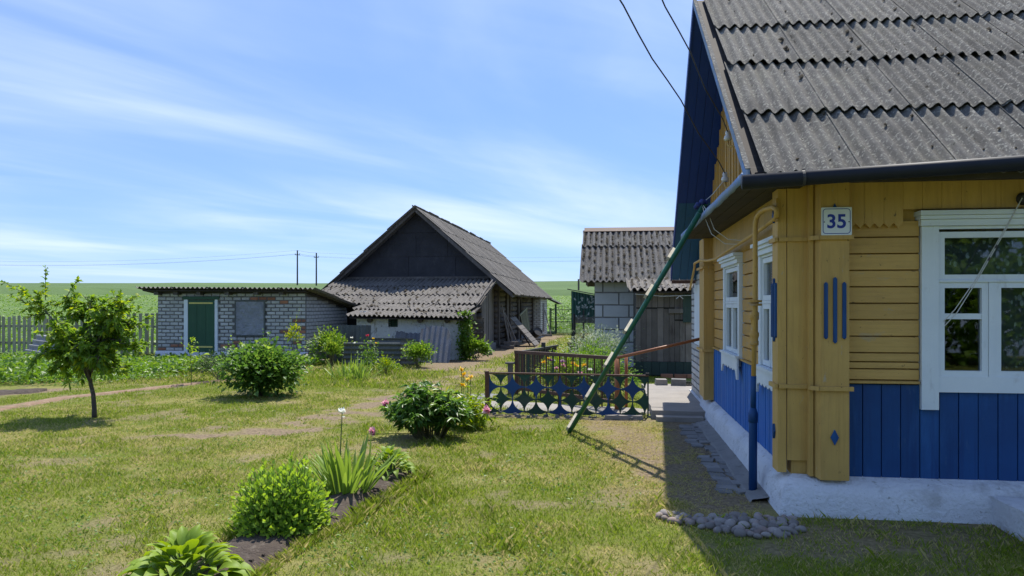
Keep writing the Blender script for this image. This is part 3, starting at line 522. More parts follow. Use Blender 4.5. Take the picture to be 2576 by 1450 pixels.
# blue ornaments of the pilasters
for du_, z0, z1 in ((-0.062, 1.25, 1.655), (0.0, 1.22, 1.69), (0.062, 1.25, 1.655)):
    c = 1.562+du_; w = 0.0125
    MB().prism([(c-w, 5.5995, z0+0.012), (c, 5.5995, z0), (c+w, 5.5995, z0+0.012), (c+w, 5.5995, z1-0.012), (c, 5.5995, z1), (c-w, 5.5995, z1-0.012)], (0, -0.014, 0)).build('ornament_slat', 'blue_paint', H)
    c = 5.825+du_; MB().prism([(1.1995, c-w, z0+0.012), (1.1995, c, z0), (1.1995, c+w, z0+0.012), (1.1995, c+w, z1-0.012), (1.1995, c, z1), (1.1995, c-w, z1-0.012)], (-0.014, 0, 0)).build('ornament_slat', 'blue_paint', H)
for zc_ in (0.555, 2.155):
    c = 1.56; MB().prism([(c-0.028, 5.5995, zc_), (c, 5.5995, zc_-0.055), (c+0.028, 5.5995, zc_), (c, 5.5995, zc_+0.055)], (0, -0.010, 0)).build('ornament_diamond', 'blue_paint', H)
    c = 5.825; MB().prism([(1.1995, c-0.028, zc_), (1.1995, c, zc_-0.055), (1.1995, c+0.028, zc_), (1.1995, c, zc_+0.055)], (-0.016, 0, 0)).build('ornament_diamond', 'blue_paint', H)
# plinth
def rough_profile(name, prof, axis, a0, a1, mat, parent, n=80, amp=0.012):
    pr = np.array(prof); k = 18; L = np.r_[0, np.cumsum(np.hypot(*np.diff(pr, axis=0).T))]; t = np.linspace(0, L[-1], k); p = np.interp(t, L, pr[:, 0]); z = np.interp(t, L, pr[:, 1])
    uu = np.linspace(a0, a1, n); U, Pp = np.meshgrid(uu, p); _, Zz = np.meshgrid(uu, z); nz_ = (0.5*fbm(U*5, Zz*9+Pp*9, 4)+0.5*fbm(U*17+3, Zz*22+Pp*22, 4)-0.5)*2*amp; Pp = Pp+nz_; Zz = Zz+nz_*0.8
    V = np.stack([U, Pp, Zz], -1) if axis == 'x' else np.stack([Pp, U, Zz], -1); F = gridfaces(n, k)
    if axis != 'x': F = F[:, ::-1]
    return add(name, V, F, mat, parent, True)
pr = np.array([(0.235, -0.05), (0.205, 0.08), (0.18, 0.16), (0.150, 0.20), (0.09, 0.235), (0.0, 0.262)]); kk = 20; Lp = np.r_[0, np.cumsum(np.hypot(*np.diff(pr, axis=0).T))]; tp = np.linspace(0, Lp[-1], kk); dp = np.interp(tp, Lp, pr[:, 0]); zp = np.interp(tp, Lp, pr[:, 1]); V = []
for d_, z_ in zip(dp, zp):
    d2 = d_*0.62
    for t_ in np.linspace(1, 0, 240): V.append((1.31-d2+(6-1.31+d2)*t_, 5.74-d_, z_))
    for t_ in np.linspace(0, 1, 200)[1:]: V.append((1.31-d2, 5.74-d_+(10.62-5.74+d_)*t_, z_))
V = np.array(V); nz_ = (0.5*fbm(V[:, 0]*5+V[:, 1]*4, V[:, 2]*14, 4)+0.5*fbm(V[:, 0]*17+V[:, 1]*15, V[:, 2]*40, 4)-0.5)*0.022
frontm = (V[:, 1] < 5.745) & (V[:, 0] > 1.31); V[:, 1] += np.where(frontm, nz_, nz_*0.5); V[:, 0] += np.where(frontm, 0, nz_*0.7); V[:, 2] += nz_*0.5
add('plinth', V, gridfaces(439, kk)[:, ::-1], 'whitewash', H, True)
# windows: local frame u along the wall, d outward, z
def window(side, u0, u1, z0, z1, lights, cornice, apron, legs):
    T = (lambda u, d, z: (u, 5.75-d, z)) if side == 'f' else (lambda u, d, z: (1.32-d, u, z))
    def lb(name, bxs, mat, parent):
        b = MB()
        for (a, c, d0, d1, p, q) in bxs:
            P = T(a, d0, p); Q = T(c, d1, q); b.box(tuple(min(i, j) for i, j in zip(P, Q)), tuple(max(i, j) for i, j in zip(P, Q)))
        return b.build(name, mat, parent)
    cw = 0.115 if side == 'f' else 0.10
    W = lb('window', [(u0-cw, u0, 0.0, 0.062, z0-legs, z1+0.02), (u1, u1+cw, 0.0, 0.062, z0-legs, z1+0.02), (u0, u1, 0.0, 0.055, z0-0.115, z0-0.002), (u0, u1, 0.0, 0.055, z1, z1+0.02)], 'white_paint', H)
    lb('cornice', [(u0-cw-0.012, u1+cw+0.012, 0.0, 0.085, z1+0.022, z1+0.065), (u0-cw-0.022, u1+cw+0.022, 0.0, 0.105, z1+0.067, z1+0.092), (u0-cw-0.030, u1+cw+0.030, 0.0, 0.125, z1+0.094, z1+0.125)], 'white_paint', W)
    if apron:   # scalloped board below the sill
        n = 24; us = np.linspace(u0-cw, u1+cw, n); P = [T(u0-cw, 0.066, z0-0.02)]
        P = [T(u1+cw, 0.066, z0-0.03), T(u0-cw, 0.066, z0-0.03)]
        P += [T(u, 0.066, z0-(0.24 if i in (0, 1, n-1, n-2) else 0.135+0.03*abs(math.sin(i*0.85)))) for i, u in enumerate(us)]
        MB().prism(P, Vector(T(0, 0.084, 0))-Vector(T(0, 0.066, 0))).build('apron', 'white_paint', W)
        lb('sill', [(u0-cw-0.01, u1+cw+0.01, 0.066, 0.10, z0-0.028, z0-0.004)], 'white_paint', W)
    for (a, c, p, q, bars) in lights:
        f = 0.042
        s = lb('sash', [(a, a+f, 0.0, 0.045, p, q), (c-f, c, 0.0, 0.045, p, q), (a+f, c-f, 0.0, 0.045, p, p+f), (a+f, c-f, 0.0, 0.045, q-f, q)]+[(a+f, c-f, 0.0, 0.04, z-0.02, z+0.02) for z in bars], 'white_paint', W)
        edges = [p+f]+[z for z in bars]+[q-f]
        for e0, e1 in zip(edges[:-1], edges[1:]): lb('pane', [(a+f-0.004, c-f+0.004, 0.012, 0.016, e0-0.004+(0.02 if e0 != p+f else 0), e1+0.004-(0.02 if e1 != q-f else 0))], 'window_glass', W)
    # lace curtain in folds, behind the glass
    n = 60; us = np.linspace(u0+0.01, u1-0.01, n)
    for (za, zb_, sh, mat) in (((z0, z1, 0.0, 'lace'),) if side == 'g' else ((1.66, z1, 0.0, 'lace'), (z0, 1.66, 1.0, 'lace'))):
        V = []
        for j, z in enumerate(np.linspace(za, zb_, 8)):
            for i, u in enumerate(us):
                uu = u
                if sh:   # drawn aside: leaves a dark gap in the middle of the left light
                    t = (u-us[0])/(us[-1]-us[0]); uu = us[0]+(us[-1]-us[0])*(t if t > 0.42 else t*0.35 if t < 0.2 else 0.07+(t-0.2)/0.22*0.0) if t < 0.42 else u
                V.append(T(uu, -0.055+0.014*math.sin(i*0.9+j*0.1), z))
        F = [f for f in gridfaces(n, 8) if not (sh and 0.19 < (us[f[0] % n]-us[0])/(us[-1]-us[0]) < 0.43)]
        add('curtain', V, np.array(F), mat, W, True)
    return W
window('f', FW[0], FW[1], FW[2], FW[3], [(2.292, 3.008, 1.665, 2.01, []), (2.292, 2.622, 0.985, 1.655, [1.412]), (2.664, 3.008, 0.985, 1.655, [])], True, False, 0.24)
bx('mullion', (2.624, 5.70, 0.985), (2.662, 5.752, 1.655), 'white_paint', H); bx('transom', (2.292, 5.69, 1.654), (3.008, 5.752, 1.668), 'white_paint', H)
for o_ in GW:
    m_ = (o_[0]+o_[1])/2
    window('g', o_[0], o_[1], o_[2], o_[3]-0.01, [(o_[0]+0.002, o_[1]-0.002, 1.53, o_[3]-0.015, []), (o_[0]+0.002, m_-0.012, o_[2]+0.005, 1.50, []), (m_+0.012, o_[1]-0.002, o_[2]+0.005, 1.50, [])], True, True, 0.03)
    bx('mullion', (1.28, m_-0.011, o_[2]+0.005), (1.32, m_+0.011, 1.50), 'white_paint', H); bx('transom', (1.27, o_[0]+0.002, 1.502), (1.32, o_[1]-0.002, 1.528), 'white_paint', H)
# roof
XL = 0.93
dvf = Vector((0, 1, fs)).normalized(); dvb = Vector((0, -1, bs)).normalized()
rf = MB().prism([(XL, FE[0]+0.05, FE[1]-0.02), (XL, APEX[0], APEX[1]-0.055), (XL, APEX[0], APEX[1]-0.015), (XL, FE[0]+0.05, FE[1]+0.02)], (5.25, 0, 0)).build('roof', 'dark_board', H)
me_s = [sheet_mesh('roof_sheet', 7, 0.1005, 1.14, 0.021, 'slate', nl=4, th=0.005) for _ in range(2)]+[sheet_mesh('roof_sheet', 7, 0.1005, 1.14, 0.021, 'slate', nl=4, th=0.005, ragged=0.03)]
for r in range(4):
    off = (0.985, 0.975, 1.0, 0.985)[r]
    roof_sheets(rf, me_s, Vector((off, FE[0]-0.02, FE[1]-0.01))+dvf*(r*1.04), (1, 0, 0), dvf, 9, 1, 0.603, 1.04, tilt=0.005)
moss_lumps('moss', rf, Vector((0.985+0.02, FE[0], FE[1]+0.03)), (1, 0, 0), dvf, 260, 4.6, 4.1, 0.1005, 0.004, 0.015)
moss_lumps('moss', rf, Vector((0.985+0.603-0.02, FE[0], FE[1]+0.035)), (1, 0, 0), dvf, 46, 3.7, 4.1, 0.603, 0.012, 0.032, phase=0.0)
rb = MB().prism([(XL, BE[0], BE[1]-0.06), (XL, APEX[0], APEX[1]-0.06), (XL, APEX[0], APEX[1]-0.02), (XL, BE[0], BE[1]-0.02)], (5.25, 0, 0)).build('rear_roof', 'dark_board', H)
roof_sheets(rb, me_s, Vector((6.46, BE[0], BE[1])), (-1, 0, 0), dvb, 9, 4, 0.603, 1.04)
# tin edge on the front verge, painted boards of the rear verge
MB().prism([(0.885, FE[0]-0.02, FE[1]-0.07), (0.885, APEX[0], APEX[1]-0.07), (0.885, APEX[0], APEX[1]+0.05), (0.885, FE[0]-0.02, FE[1]+0.06)], (0.014, 0, 0)).build('verge_tin', 'tin', H)
MB().prism([(0.87, FE[0]-0.02, FE[1]+0.062), (0.87, APEX[0], APEX[1]+0.052), (0.87, APEX[0], APEX[1]+0.060), (0.87, FE[0]-0.02, FE[1]+0.07)], (0.035, 0, 0)).build('verge_cap', 'slate', H)
MB().prism([(0.885, BE[0]+0.03, BE[1]-0.10), (0.885, APEX[0], APEX[1]-0.10), (0.885, APEX[0], APEX[1]+0.03), (0.885, BE[0]+0.03, BE[1]+0.04)], (0.02, 0, 0)).build('verge_board', 'blue_soffit', H)
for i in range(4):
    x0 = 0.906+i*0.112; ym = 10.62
    for (ya, yb_, mt) in ((APEX[0], ym, 'blue_soffit'), (ym+0.004, BE[0], 'soffit_teal')):  # boards past the wall end get a lighter, greener tone than the rest
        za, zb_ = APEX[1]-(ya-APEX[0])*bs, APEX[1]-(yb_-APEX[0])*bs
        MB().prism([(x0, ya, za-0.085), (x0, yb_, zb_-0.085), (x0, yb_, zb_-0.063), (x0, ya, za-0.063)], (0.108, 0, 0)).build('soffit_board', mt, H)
    za, zb_ = roof_z(5.3), APEX[1]
    MB().prism([(x0, 5.3, za-0.075), (x0, APEX[0]-0.01, zb_-0.075), (x0, APEX[0]-0.01, zb_-0.058), (x0, 5.3, za-0.058)], (0.108, 0, 0)).build('soffit_board', 'blue_soffit', H)
bx('eave_board', (0.90, BE[0]-0.01, BE[1]-0.14), (1.9, BE[0]+0.02, BE[1]-0.088), 'rust_brown', H)
# vertical boards of the gable triangle
y = 5.86
while y < 10.55:
    w = 0.098; zt = min(roof_z(y), roof_z(y+w))-0.13; d = random.uniform(0.018, 0.03)
    if zt > 2.52: MB().box((1.36-d, y, 2.47), (1.358, y+w-0.006, zt)).build('gable_board', 'ochre_worn', H)
    if zt > 2.6 and int(y*10) % 2: MB().box((1.36-d-0.016, y+w-0.02, 2.47), (1.36-d-0.001, y+w+0.014, zt-0.02)).build('gable_batten', 'ochre_worn', H)
    y += w
# pent roof along the gable
n = 40; ys_ = np.linspace(5.18, 10.03, n); V = []
for k, (xx, zz_) in enumerate(((1.355, 2.50), (1.1, 2.455), (0.90, 2.415), (0.885, 2.40), (0.885, 2.335), (0.90, 2.335))):
    for y in ys_: V.append((xx+0.008*(fbm(y*6, k*3.0)-0.5), y, min(zz_+0.016*(fbm(y*5+9, k*3.0)-0.5), max(2.335, roof_z(y)-0.05))))
add('pent_roof', V, gridfaces(n, 6), 'tin', H, True)
for i in range(4): bx('pent_soffit_board', (0.905+i*0.113, 5.20, 2.34), (0.905+i*0.113+0.108, 10.0, 2.36), 'dark_board', H)
bx('eave_soffit', (0.95, 5.22, 2.365), (6.1, 5.67, 2.38), 'dark_board', H)
# gutter
b = MB(); b.tube([(0.845, 5.115, 2.298), (2.7, 5.115, 2.392), (6.1, 5.115, 2.43)], 0.048, 14); gt = b.build('gutter', 'gutter_black', H, True)
for x in (1.22, 2.60, 4.0):
    z = 2.298+(x-0.845)/(2.7-0.845)*0.094 if x < 2.7 else 2.40
    MB().tube([(x, 5.115, z), (x+0.018, 5.115, z+0.001)], 0.052, 14).box((x, 5.10, z+0.044), (x+0.018, 5.20, z+0.055)).build('gutter_bracket', 'dark_metal', gt)
# insulators with hooks on the gable
for (y, z) in ((7.52, 3.13), (7.70, 2.76)):
    i_ = MB().tube([(1.34, y-0.10, z-0.12), (1.20, y-0.10, z-0.12), (1.12, y-0.06, z-0.12), (1.11, y, z-0.09), (1.11, y, z-0.02)], 0.011, 8).build('insulator_hook', 'ochre', H, True)
    MB().lathe((1.11, y, z-0.05), [(0.030, 0), (0.038, 0.02), (0.032, 0.045), (0.020, 0.055), (0.026, 0.075), (0.018, 0.095)]).build('insulator', 'porcelain', i_, True)
# house number
sg = thing('house_number_sign', (1.568, 5.585, 1.985), 'white enamel house number sign reading 35 in blue', 'sign')
SX, SZ, SW, SH = 1.568, 2.083, 0.205, 0.196
def rrect(cx, cz, w, h, r, y, n=6):
    P = []
    for (sx, sz, a0) in ((1, -1, -90), (1, 1, 0), (-1, 1, 90), (-1, -1, 180)):
        for k in range(n+1):
            a = R(a0+90*k/n); P.append((cx+sx*(w/2-r)+r*math.cos(a), y, cz+sz*(h/2-r)+r*math.sin(a)))
    return P
pl = MB().prism(rrect(SX, SZ, SW, SH, 0.006, 5.586), (0, -0.008, 0)).build('plate', 'sign_white', sg)
o_, i_ = rrect(SX, SZ, SW-0.018, SH-0.018, 0.022, 5.5765), rrect(SX, SZ, SW-0.027, SH-0.027, 0.018, 5.5765); n = len(o_)
MB().poly(o_+i_, [(k, (k+1) % n, n+(k+1) % n, n+k) for k in range(n)]).build('border', 'sign_blue', sg)
cu = bpy.data.curves.new('digits', 'FONT'); cu.body = '35'; cu.size = 0.135; cu.align_x = 'CENTER'; cu.offset = 0.0032; cu.extrude = 0.0006; cu.space_character = 1.02
to = bpy.data.objects.new('digits_tmp', cu); col.objects.link(to); bpy.context.view_layer.update()
me = bpy.data.meshes.new_from_object(to.evaluated_get(bpy.context.evaluated_depsgraph_get())); bpy.data.objects.remove(to)
vv = np.array([v.co[:] for v in me.vertices]); ff = [tuple(p.vertices) for p in me.polygons]; cxx = (vv[:, 0].min()+vv[:, 0].max())/2; czz = (vv[:, 1].min()+vv[:, 1].max())/2
add('digits', np.stack([vv[:, 0]-cxx+SX, 5.5768-vv[:, 2], vv[:, 1]-czz+SZ], -1), ff, 'sign_blue', sg)
for s in (-1, 1): MB().tube([(SX+s*0.083, 5.578, SZ-0.005), (SX+s*0.083, 5.574, SZ-0.005)], 0.004, 8).build('screw', 'dark_metal', sg)
# gas pipe
gp = thing('gas_pipe', (1.11, 6.2, 0), 'yellow gas pipe with blue lower sleeve rising in front of the gable windows', 'pipe')
MB().tube([(1.108, 6.2, -0.02), (1.11, 6.2, 0.60), (1.11, 6.2, 0.62)], 0.033, 12).tube([(1.11, 6.2, 0.56), (1.11, 6.2, 0.63), (1.11, 6.2, 0.68)], [0.037, 0.038, 0.022], 12).tube([(1.11, 6.2, 0.66), (1.11, 6.18, 0.93)], 0.022, 12).build('sleeve', 'blue_paint', gp, True)
MB().tube([(1.11, 6.18, 0.93), (1.11, 6.12, 1.5), (1.105, 6.08, 2.10), (1.11, 6.06, 2.165), (1.125, 6.01, 2.20), (1.145, 5.90, 2.215), (1.165, 5.72, 2.205), (1.175, 5.66, 2.185), (1.18, 5.67, 2.15), (1.19, 5.74, 2.13)], 0.019, 12).build('riser', 'ochre', gp, True)
MB().tube([(1.19, 5.74, 2.13), (1.20, 6.5, 2.10), (1.20, 8.0, 2.06), (1.19, 9.0, 2.02), (1.16, 9.5, 2.03), (1.10, 9.75, 2.05), (1.09, 10.3, 2.04), (1.13, 10.7, 2.0), (1.16, 11.6, 1.72)], 0.016, 10).build('wall_run', 'ochre', gp, True)
MB().lathe((1.11, 6.13, 1.485), [(0.055, 0), (0.055, 0.018), (0.03, 0.019), (0.03, 0.026), (0.055, 0.027), (0.055, 0.045)]).build('flange', 'ochre_worn', gp)
MB().lathe((1.11, 6.15, 1.17), [(0.026, 0), (0.034, 0.01), (0.034, 0.035), (0.027, 0.05), (0.036, 0.08), (0.036, 0.10), (0.026, 0.12), (0.026, 0.20), (0.036, 0.21), (0.036, 0.26), (0.026, 0.27)]).build('valve', 'ochre_worn', gp, True)
bx('bracket', (1.185, 5.712, 2.10), (1.199, 5.733, 2.27), 'ochre_worn', gp)
# cable across the front window
cb = thing('window_cable', (2.31, 5.6, 1.33), 'thin white cable running down across the front window from the wall knob', 'cable')
MB().tube([(2.80, 5.62, 2.23), (2.67, 5.60, 1.98), (2.50, 5.60, 1.66), (2.38, 5.62, 1.44), (2.315, 5.66, 1.345)], 0.003, 6).tube([(2.80, 5.62, 2.23), (2.665, 5.605, 1.985), (2.495, 5.607, 1.668), (2.37, 5.63, 1.46), (2.31, 5.67, 1.375)], 0.003, 6).build('wire', 'cable_white', cb)
for p in ((2.63, 5.60, 1.905), (2.585, 5.60, 1.82)): MB().tube([p, (p[0]-0.012, p[1], p[2]-0.022)], 0.007, 8).build('clip', 'dark_metal', cb)
MB().lathe((2.83, 5.70, 2.23), [(0.035, 0), (0.045, 0.03), (0.03, 0.06)], axis=(0, -1, 0)).build('knob', 'dark_metal', cb)
# brick porch behind the house
def brick_meshes(L, Hh, D, mat, n=4, cham=0.010, name='brick'):
    out = []
    for k in range(n):
        j = lambda s: random.uniform(-s, s); l, h = L/2, Hh/2
        bk = [(-l, 0.0, -h), (l, 0.0, -h), (l, 0.0, h), (-l, 0.0, h)]; md = [(x+j(0.003), -D*0.6, z+j(0.003)) for x, _, z in bk]
        fr = [(x*(1-2*cham/L)+j(0.004), -D+j(0.002), z*(1-2*cham/Hh)+j(0.004)) for x, _, z in bk]
        out.append(fast_mesh(name, bk+md+fr, [(0, 1, 5, 4), (1, 2, 6, 5), (2, 3, 7, 6), (3, 0, 4, 7), (4, 5, 9, 8), (5, 6, 10, 9), (6, 7, 11, 10), (7, 4, 8, 11), (8, 9, 10, 11)], mat))
    return out
BR_W = brick_meshes(0.222, 0.072, 0.018, 'white_brick', 6, 0.008); BR_WH = brick_meshes(0.105, 0.072, 0.018, 'white_brick', 6, 0.008); BR_R = brick_meshes(0.222, 0.072, 0.016, 'red_brick'); BR_RH = brick_meshes(0.105, 0.072, 0.016, 'red_brick')
def brickwork(parent, T, u0, u1, z0, ztop, ops, rotz, pitch=0.238, ch=0.0965, red=0.06, redrows=(), joined=None, limit=9999, dep=1.0):
    r = 0; cnt = 0; JV = []; JF = []
    while True:
        z = z0+ch*(r+0.5); u = u0+(0 if r % 2 == 0 else -pitch/2); isred = False
        if z+ch*0.3 > max(ztop(u0), ztop(u1)): break
        while u < u1-0.02:
            a, c = max(u, u0), min(u+pitch, u1); w = c-a; mid = (a+c)/2
            if z+ch*0.4 < ztop(mid) and w > 0.05 and not any(o[0]-0.03 < mid < o[1]+0.03 and o[2] < z < o[3] for o in ops):
                isred = random.random() < (0.35 if isred else 0.22 if r in redrows else red)
                half = w < pitch*0.7; ms = (BR_RH if half else BR_R) if isred else (BR_WH if half else BR_W)
                sc = ((w-0.026+random.uniform(-0.006, 0.006))/(0.105 if half else 0.222), dep, random.uniform(0.93, 1.04)); loc = T(mid, z+random.uniform(-0.004, 0.004))
                if joined is None or cnt < limit:
                    inst('brick', random.choice(ms), loc, (0, random.uniform(-0.012, 0.012), rotz), sc, parent); cnt += 1
                else:
                    m_ = random.choice(ms); mm = Matrix.Translation(loc) @ Matrix.Rotation(rotz, 4, 'Z') @ Matrix.Diagonal((*sc, 1)); k = len(JV)
                    JV.extend([tuple(mm @ v.co) for v in m_.vertices]); JF.extend([tuple(i+k for i in p.vertices) for p in m_.polygons])
            u += pitch
        r += 1
    if JV: stuff(add(joined, JV, JF, 'white_brick', parent))
PO = thing('brick_porch', (1.9, 11.4, 0), 'white brick porch with a whitewashed panel behind the yellow corner post', 'porch')
MB().prism([(1.265, 10.70, 0), (1.265, 12.4, 0), (1.265, 12.4, 1.75), (1.265, 11.6, 1.93), (1.265, 10.70, 2.32)], (1.3, 0, 0)).build('mortar_wall', 'mortar', PO)
brickwork(PO, lambda u, z: (1.265, u, z), 10.70, 12.38, 0.12, lambda u: 2.28-(u-10.7)*0.36, [(11.05, 11.75, 0.9, 1.78)], -math.pi/2, red=0.0, dep=0.35)
MB().box((1.238, 11.04, 0.90), (1.262, 11.76, 1.78)).build('white_panel', 'white_paint', PO); MB().box((1.225, 10.70, 0), (1.263, 12.38, 0.13)).build('base_course', 'whitewash', PO)
# ------------------------------------------------------------- brick shed on the left
S = thing('brick_shed', (-10, 18.9, 0), 'low white brick shed with a green plank door and film-covered window', 'shed')
SF, SXL, SXR, SB = 18.9, -12.12, -7.95, 22.0
shed_top = lambda y: 1.80-(y-SF)*0.135
MB().prism([(SXL, SF, 0), (SXL, SB, 0), (SXL, SB, shed_top(SB)), (SXL, SF, 1.80)], (SXR-SXL, 0, 0)).build('mortar_wall', 'mortar', S)
DO = (-11.26, -10.44, 0.18, 1.62); WO = (-9.90, -9.07, 0.66, 1.60)
brickwork(S, lambda u, z: (u, SF, z), SXL, SXR+0.0, 0.24, lambda u: 1.79, [(DO[0]-0.10, DO[1]+0.06, 0, 1.68), WO], 0, redrows=(0, 2), red=0.02)
brickwork(S, lambda u, z: (SXR, u, z), SF+0.02, SB, 0.24, lambda u: shed_top(u)-0.02, [], math.pi/2, red=0.0, joined='side_brickwork', limit=0, dep=0.3)
rough_profile('plinth', [(SF-0.10, -0.03), (SF-0.07, 0.10), (SF-0.05, 0.20), (SF-0.0, 0.245)], 'x', SXL-0.05, SXR+0.06, 'whitewash', S, amp=0.02)
MB().box((SXR+0.0, SF-0.05, 0), (SXR+0.05, SB, 0.22)).build('plinth', 'mortar', S)
dr = bx('door', (DO[0]+0.03, SF-0.01, 0.19), (DO[1]-0.03, SF+0.02, 1.60), 'green_door', S)
for i in range(3):
    w = (DO[1]-DO[0]-0.06)/3; bx('door_plank', (DO[0]+0.032+i*w, SF-0.040, 0.20), (DO[0]+0.026+(i+1)*w, SF-0.012, 1.595), 'green_door', dr)
for z in (0.335, 1.50): MB().prism([(DO[0]+0.06, SF-0.041, z), (DO[1]-0.10, SF-0.041, z), (DO[1]-0.08, SF-0.041, z+0.02), (DO[1]-0.10, SF-0.041, z+0.042), (DO[0]+0.06, SF-0.041, z+0.042)], (0, -0.008, 0)).build('hinge_strap', 'yellow_strap', dr)
bx('door_jamb', (DO[0]-0.085, SF-0.05, 0.18), (DO[0]+0.025, SF+0.01, 1.615), 'white_paint', S); bx('door_jamb', (DO[1]-0.028, SF-0.05, 0.18), (DO[1]+0.05, SF+0.01, 1.615), 'white_paint', S)
bx('lintel', (DO[0]-0.12, SF-0.06, 1.618), (DO[1]+0.09, SF+0.0, 1.70), 'green_door', S)
n = 14; V = []
for j, z in enumerate(np.linspace(WO[2]+0.02, WO[3]-0.02, n)):
    for i, x in enumerate(np.linspace(WO[0]+0.02, WO[1]-0.02, n)): V.append((x, SF-0.035+0.030*(fbm(x*3.5+z*1.5, z*2.0, 3)-0.5)*math.sin(math.pi*i/(n-1)), z-0.02*math.sin(math.pi*i/(n-1))*(j/(n-1))))
wn = add('window_film', V, gridfaces(n, n), 'plastic_film', S, True)
MB().box((WO[0]-0.01, SF-0.045, WO[3]-0.04), (WO[1]+0.05, SF-0.01, WO[3])).box((WO[1]-0.03, SF-0.045, WO[2]), (WO[1]+0.005, SF-0.01, WO[3]-0.042)).box((WO[0]-0.01, SF-0.045, WO[2]-0.02), (WO[1], SF-0.01, WO[2]+0.01)).box((WO[0]-0.01, SF-0.045, WO[2]+0.012), (WO[0]+0.02, SF-0.01, WO[3]-0.042)).build('window_lath', 'slate_grey_green', wn)
dvs = Vector((0, 1, -0.135)).normalized()
rs = MB().hexa([(SXL-0.25, SF-0.3, 1.845), (SXR+0.12, SF-0.3, 1.815), (SXR+0.12, SB+0.2, 1.375), (SXL-0.25, SB+0.2, 1.40)], [(SXL-0.25, SF-0.3, 1.875), (SXR+0.12, SF-0.3, 1.845), (SXR+0.12, SB+0.2, 1.405), (SXL-0.25, SB+0.2, 1.43)]).build('roof', 'dark_board', S)
for x in (-12.1, -11.55, -10.9, -10.1, -9.3, -8.6): MB().box((x, SF-0.22, 1.74), (x+0.12, SF-0.012, 1.83)).build('rafter_end', 'old_wood', rs)
bx('wall_plate', (SXL, SF-0.012, 1.775), (SXR, SF+0.1, 1.835), 'old_wood', S)
me_sh = [sheet_mesh('roof_sheet', 8, 0.128, 1.75, 0.026, 'slate_old', nl=2)]
for c in range(5):
    for r in range(2):
        p = Vector((SXL-0.38+c*0.985, SF-0.42, 1.925-c*0.008))+dvs*(1.62*r)
        du = Vector((1, 0, -0.008)).normalized(); nn = du.cross(dvs).normalized(); inst('roof_sheet', me_sh[0], p+nn*0.015*(1-r), Matrix((du, nn.cross(du), nn)).transposed().to_euler(), parent=rs)
# sheet leaning remains and other small things come later
# ------------------------------------------------------------- barn
B = thing('barn', (-6.65, 25.4, 0), 'large dark timber barn with tarred gable and long grey slate roof', 'barn')
BY0, BY1, BXc, BXr, BXl = 25.4, 40.8, -6.65, -3.92, -9.38
BA = 4.78; bsl = 0.875
zr = lambda x: BA-abs(x-BXc)*bsl
MB().box((BXr-0.2, BY0+0.05, -0.3), (BXr-0.10, BY1, 2.2)).box((BXl, BY0+0.05, -0.3), (BXl+0.15, BY1, 2.2)).box((BXl+0.15, BY1-0.15, -0.3), (BXr-0.2, BY1, 2.35)).box((BXl+0.15, BY0+0.05, -0.3), (BXr-0.2, BY0+0.2, 2.38)).build('wall_core', 'log_wood', B)
g_ = MB().prism([(BXc-2.65, BY0+0.06, 2.38), (BXc+2.65, BY0+0.06, 2.38), (BXc, BY0+0.06, BA-0.06)], (0, 0.08, 0)).build('gable', 'tar', B)
# tarred boards of the gable
def clip_panel(x0, x1, z0, z1):
    P = [(x0, z0), (x1, z0)]
    q = lambda x: min(z1, zr(x)-0.10)
    xs = sorted({x0, x1, *[x for x in (BXc, BXc-(BA-0.10-z1)/bsl, BXc+(BA-0.10-z1)/bsl) if x0 < x < x1]})
    up = [(x, q(x)) for x in xs]; return P+up[::-1] if min(u[1] for u in up) > z0+0.01 else None
for (z0, z1, xs_) in ((2.40, 3.12, (-9.1, -6.98, -5.33, -4.2)), (3.135, 3.95, (-8.0, -6.72, -5.60, -5.0)), (3.965, 4.7, (-7.6, -5.7))):
    for a, c in zip(xs_[:-1], xs_[1:]):
        lim = (BA-0.12-z0)/bsl; a2, c2 = max(a, BXc-lim), min(c, BXc+lim)
        if c2-a2 < 0.1: continue
        xs2 = np.linspace(a2+0.006, c2-0.012, 9); up = [(x, max(z0+0.002, min(z1, zr(x)-0.11))) for x in xs2]
        MB().prism([(a2+0.006, BY0+0.058, z0), (c2-0.006, BY0+0.058, z0)]+[(x, BY0+0.058, z) for x, z in up[::-1]], (0, -0.015-0.008*random.random(), 0)).build('tar_panel', 'tar', g_)
MB().box((BXc-2.6, BY0+0.0, 2.36), (BXc+2.6, BY0+0.055, 2.44)).build('gable_sill', 'old_wood', B)
RO = 0.42; EX = 3.36
roofs = []
for sx in (1, -1):
    e = (BXc+sx*EX, BA-EX*bsl)
    rfb = MB().prism([(BXc, BY0-RO+0.06, BA-0.075), (e[0], BY0-RO+0.06, e[1]-0.075), (e[0], BY0-RO+0.06, e[1]-0.02), (BXc, BY0-RO+0.06, BA-0.02)], (0, BY1-BY0+0.7, 0)).build('roof', 'dark_board', B); roofs.append(rfb)
    MB().prism([(BXc, BY0-RO, BA-0.14), (e[0], BY0-RO, e[1]-0.14), (e[0], BY0-RO, e[1]+0.0), (BXc, BY0-RO, BA+0.0)], (0, 0.045, 0)).build('verge_board', 'old_wood', B)
    MB().prism([(BXc, BY0-RO+0.05, BA-0.1), (e[0], BY0-RO+0.05, e[1]-0.1), (e[0], BY0-RO+0.05, e[1]-0.078), (BXc, BY0-RO+0.05, BA-0.078)], (0, RO, 0)).build('verge_soffit', 'old_wood', B)
me_b = [sheet_mesh('roof_sheet', 6, 0.132, 1.28, 0.022, 'slate_barn', nl=2, seg=4)]
rp = Vector((-bsl, 0, 1)).normalized()*0
dvr = Vector((-1, 0, bsl)).normalized()
eR = Vector((BXc+EX+0.04, BY0-RO-0.03, BA-EX*bsl-0.05))
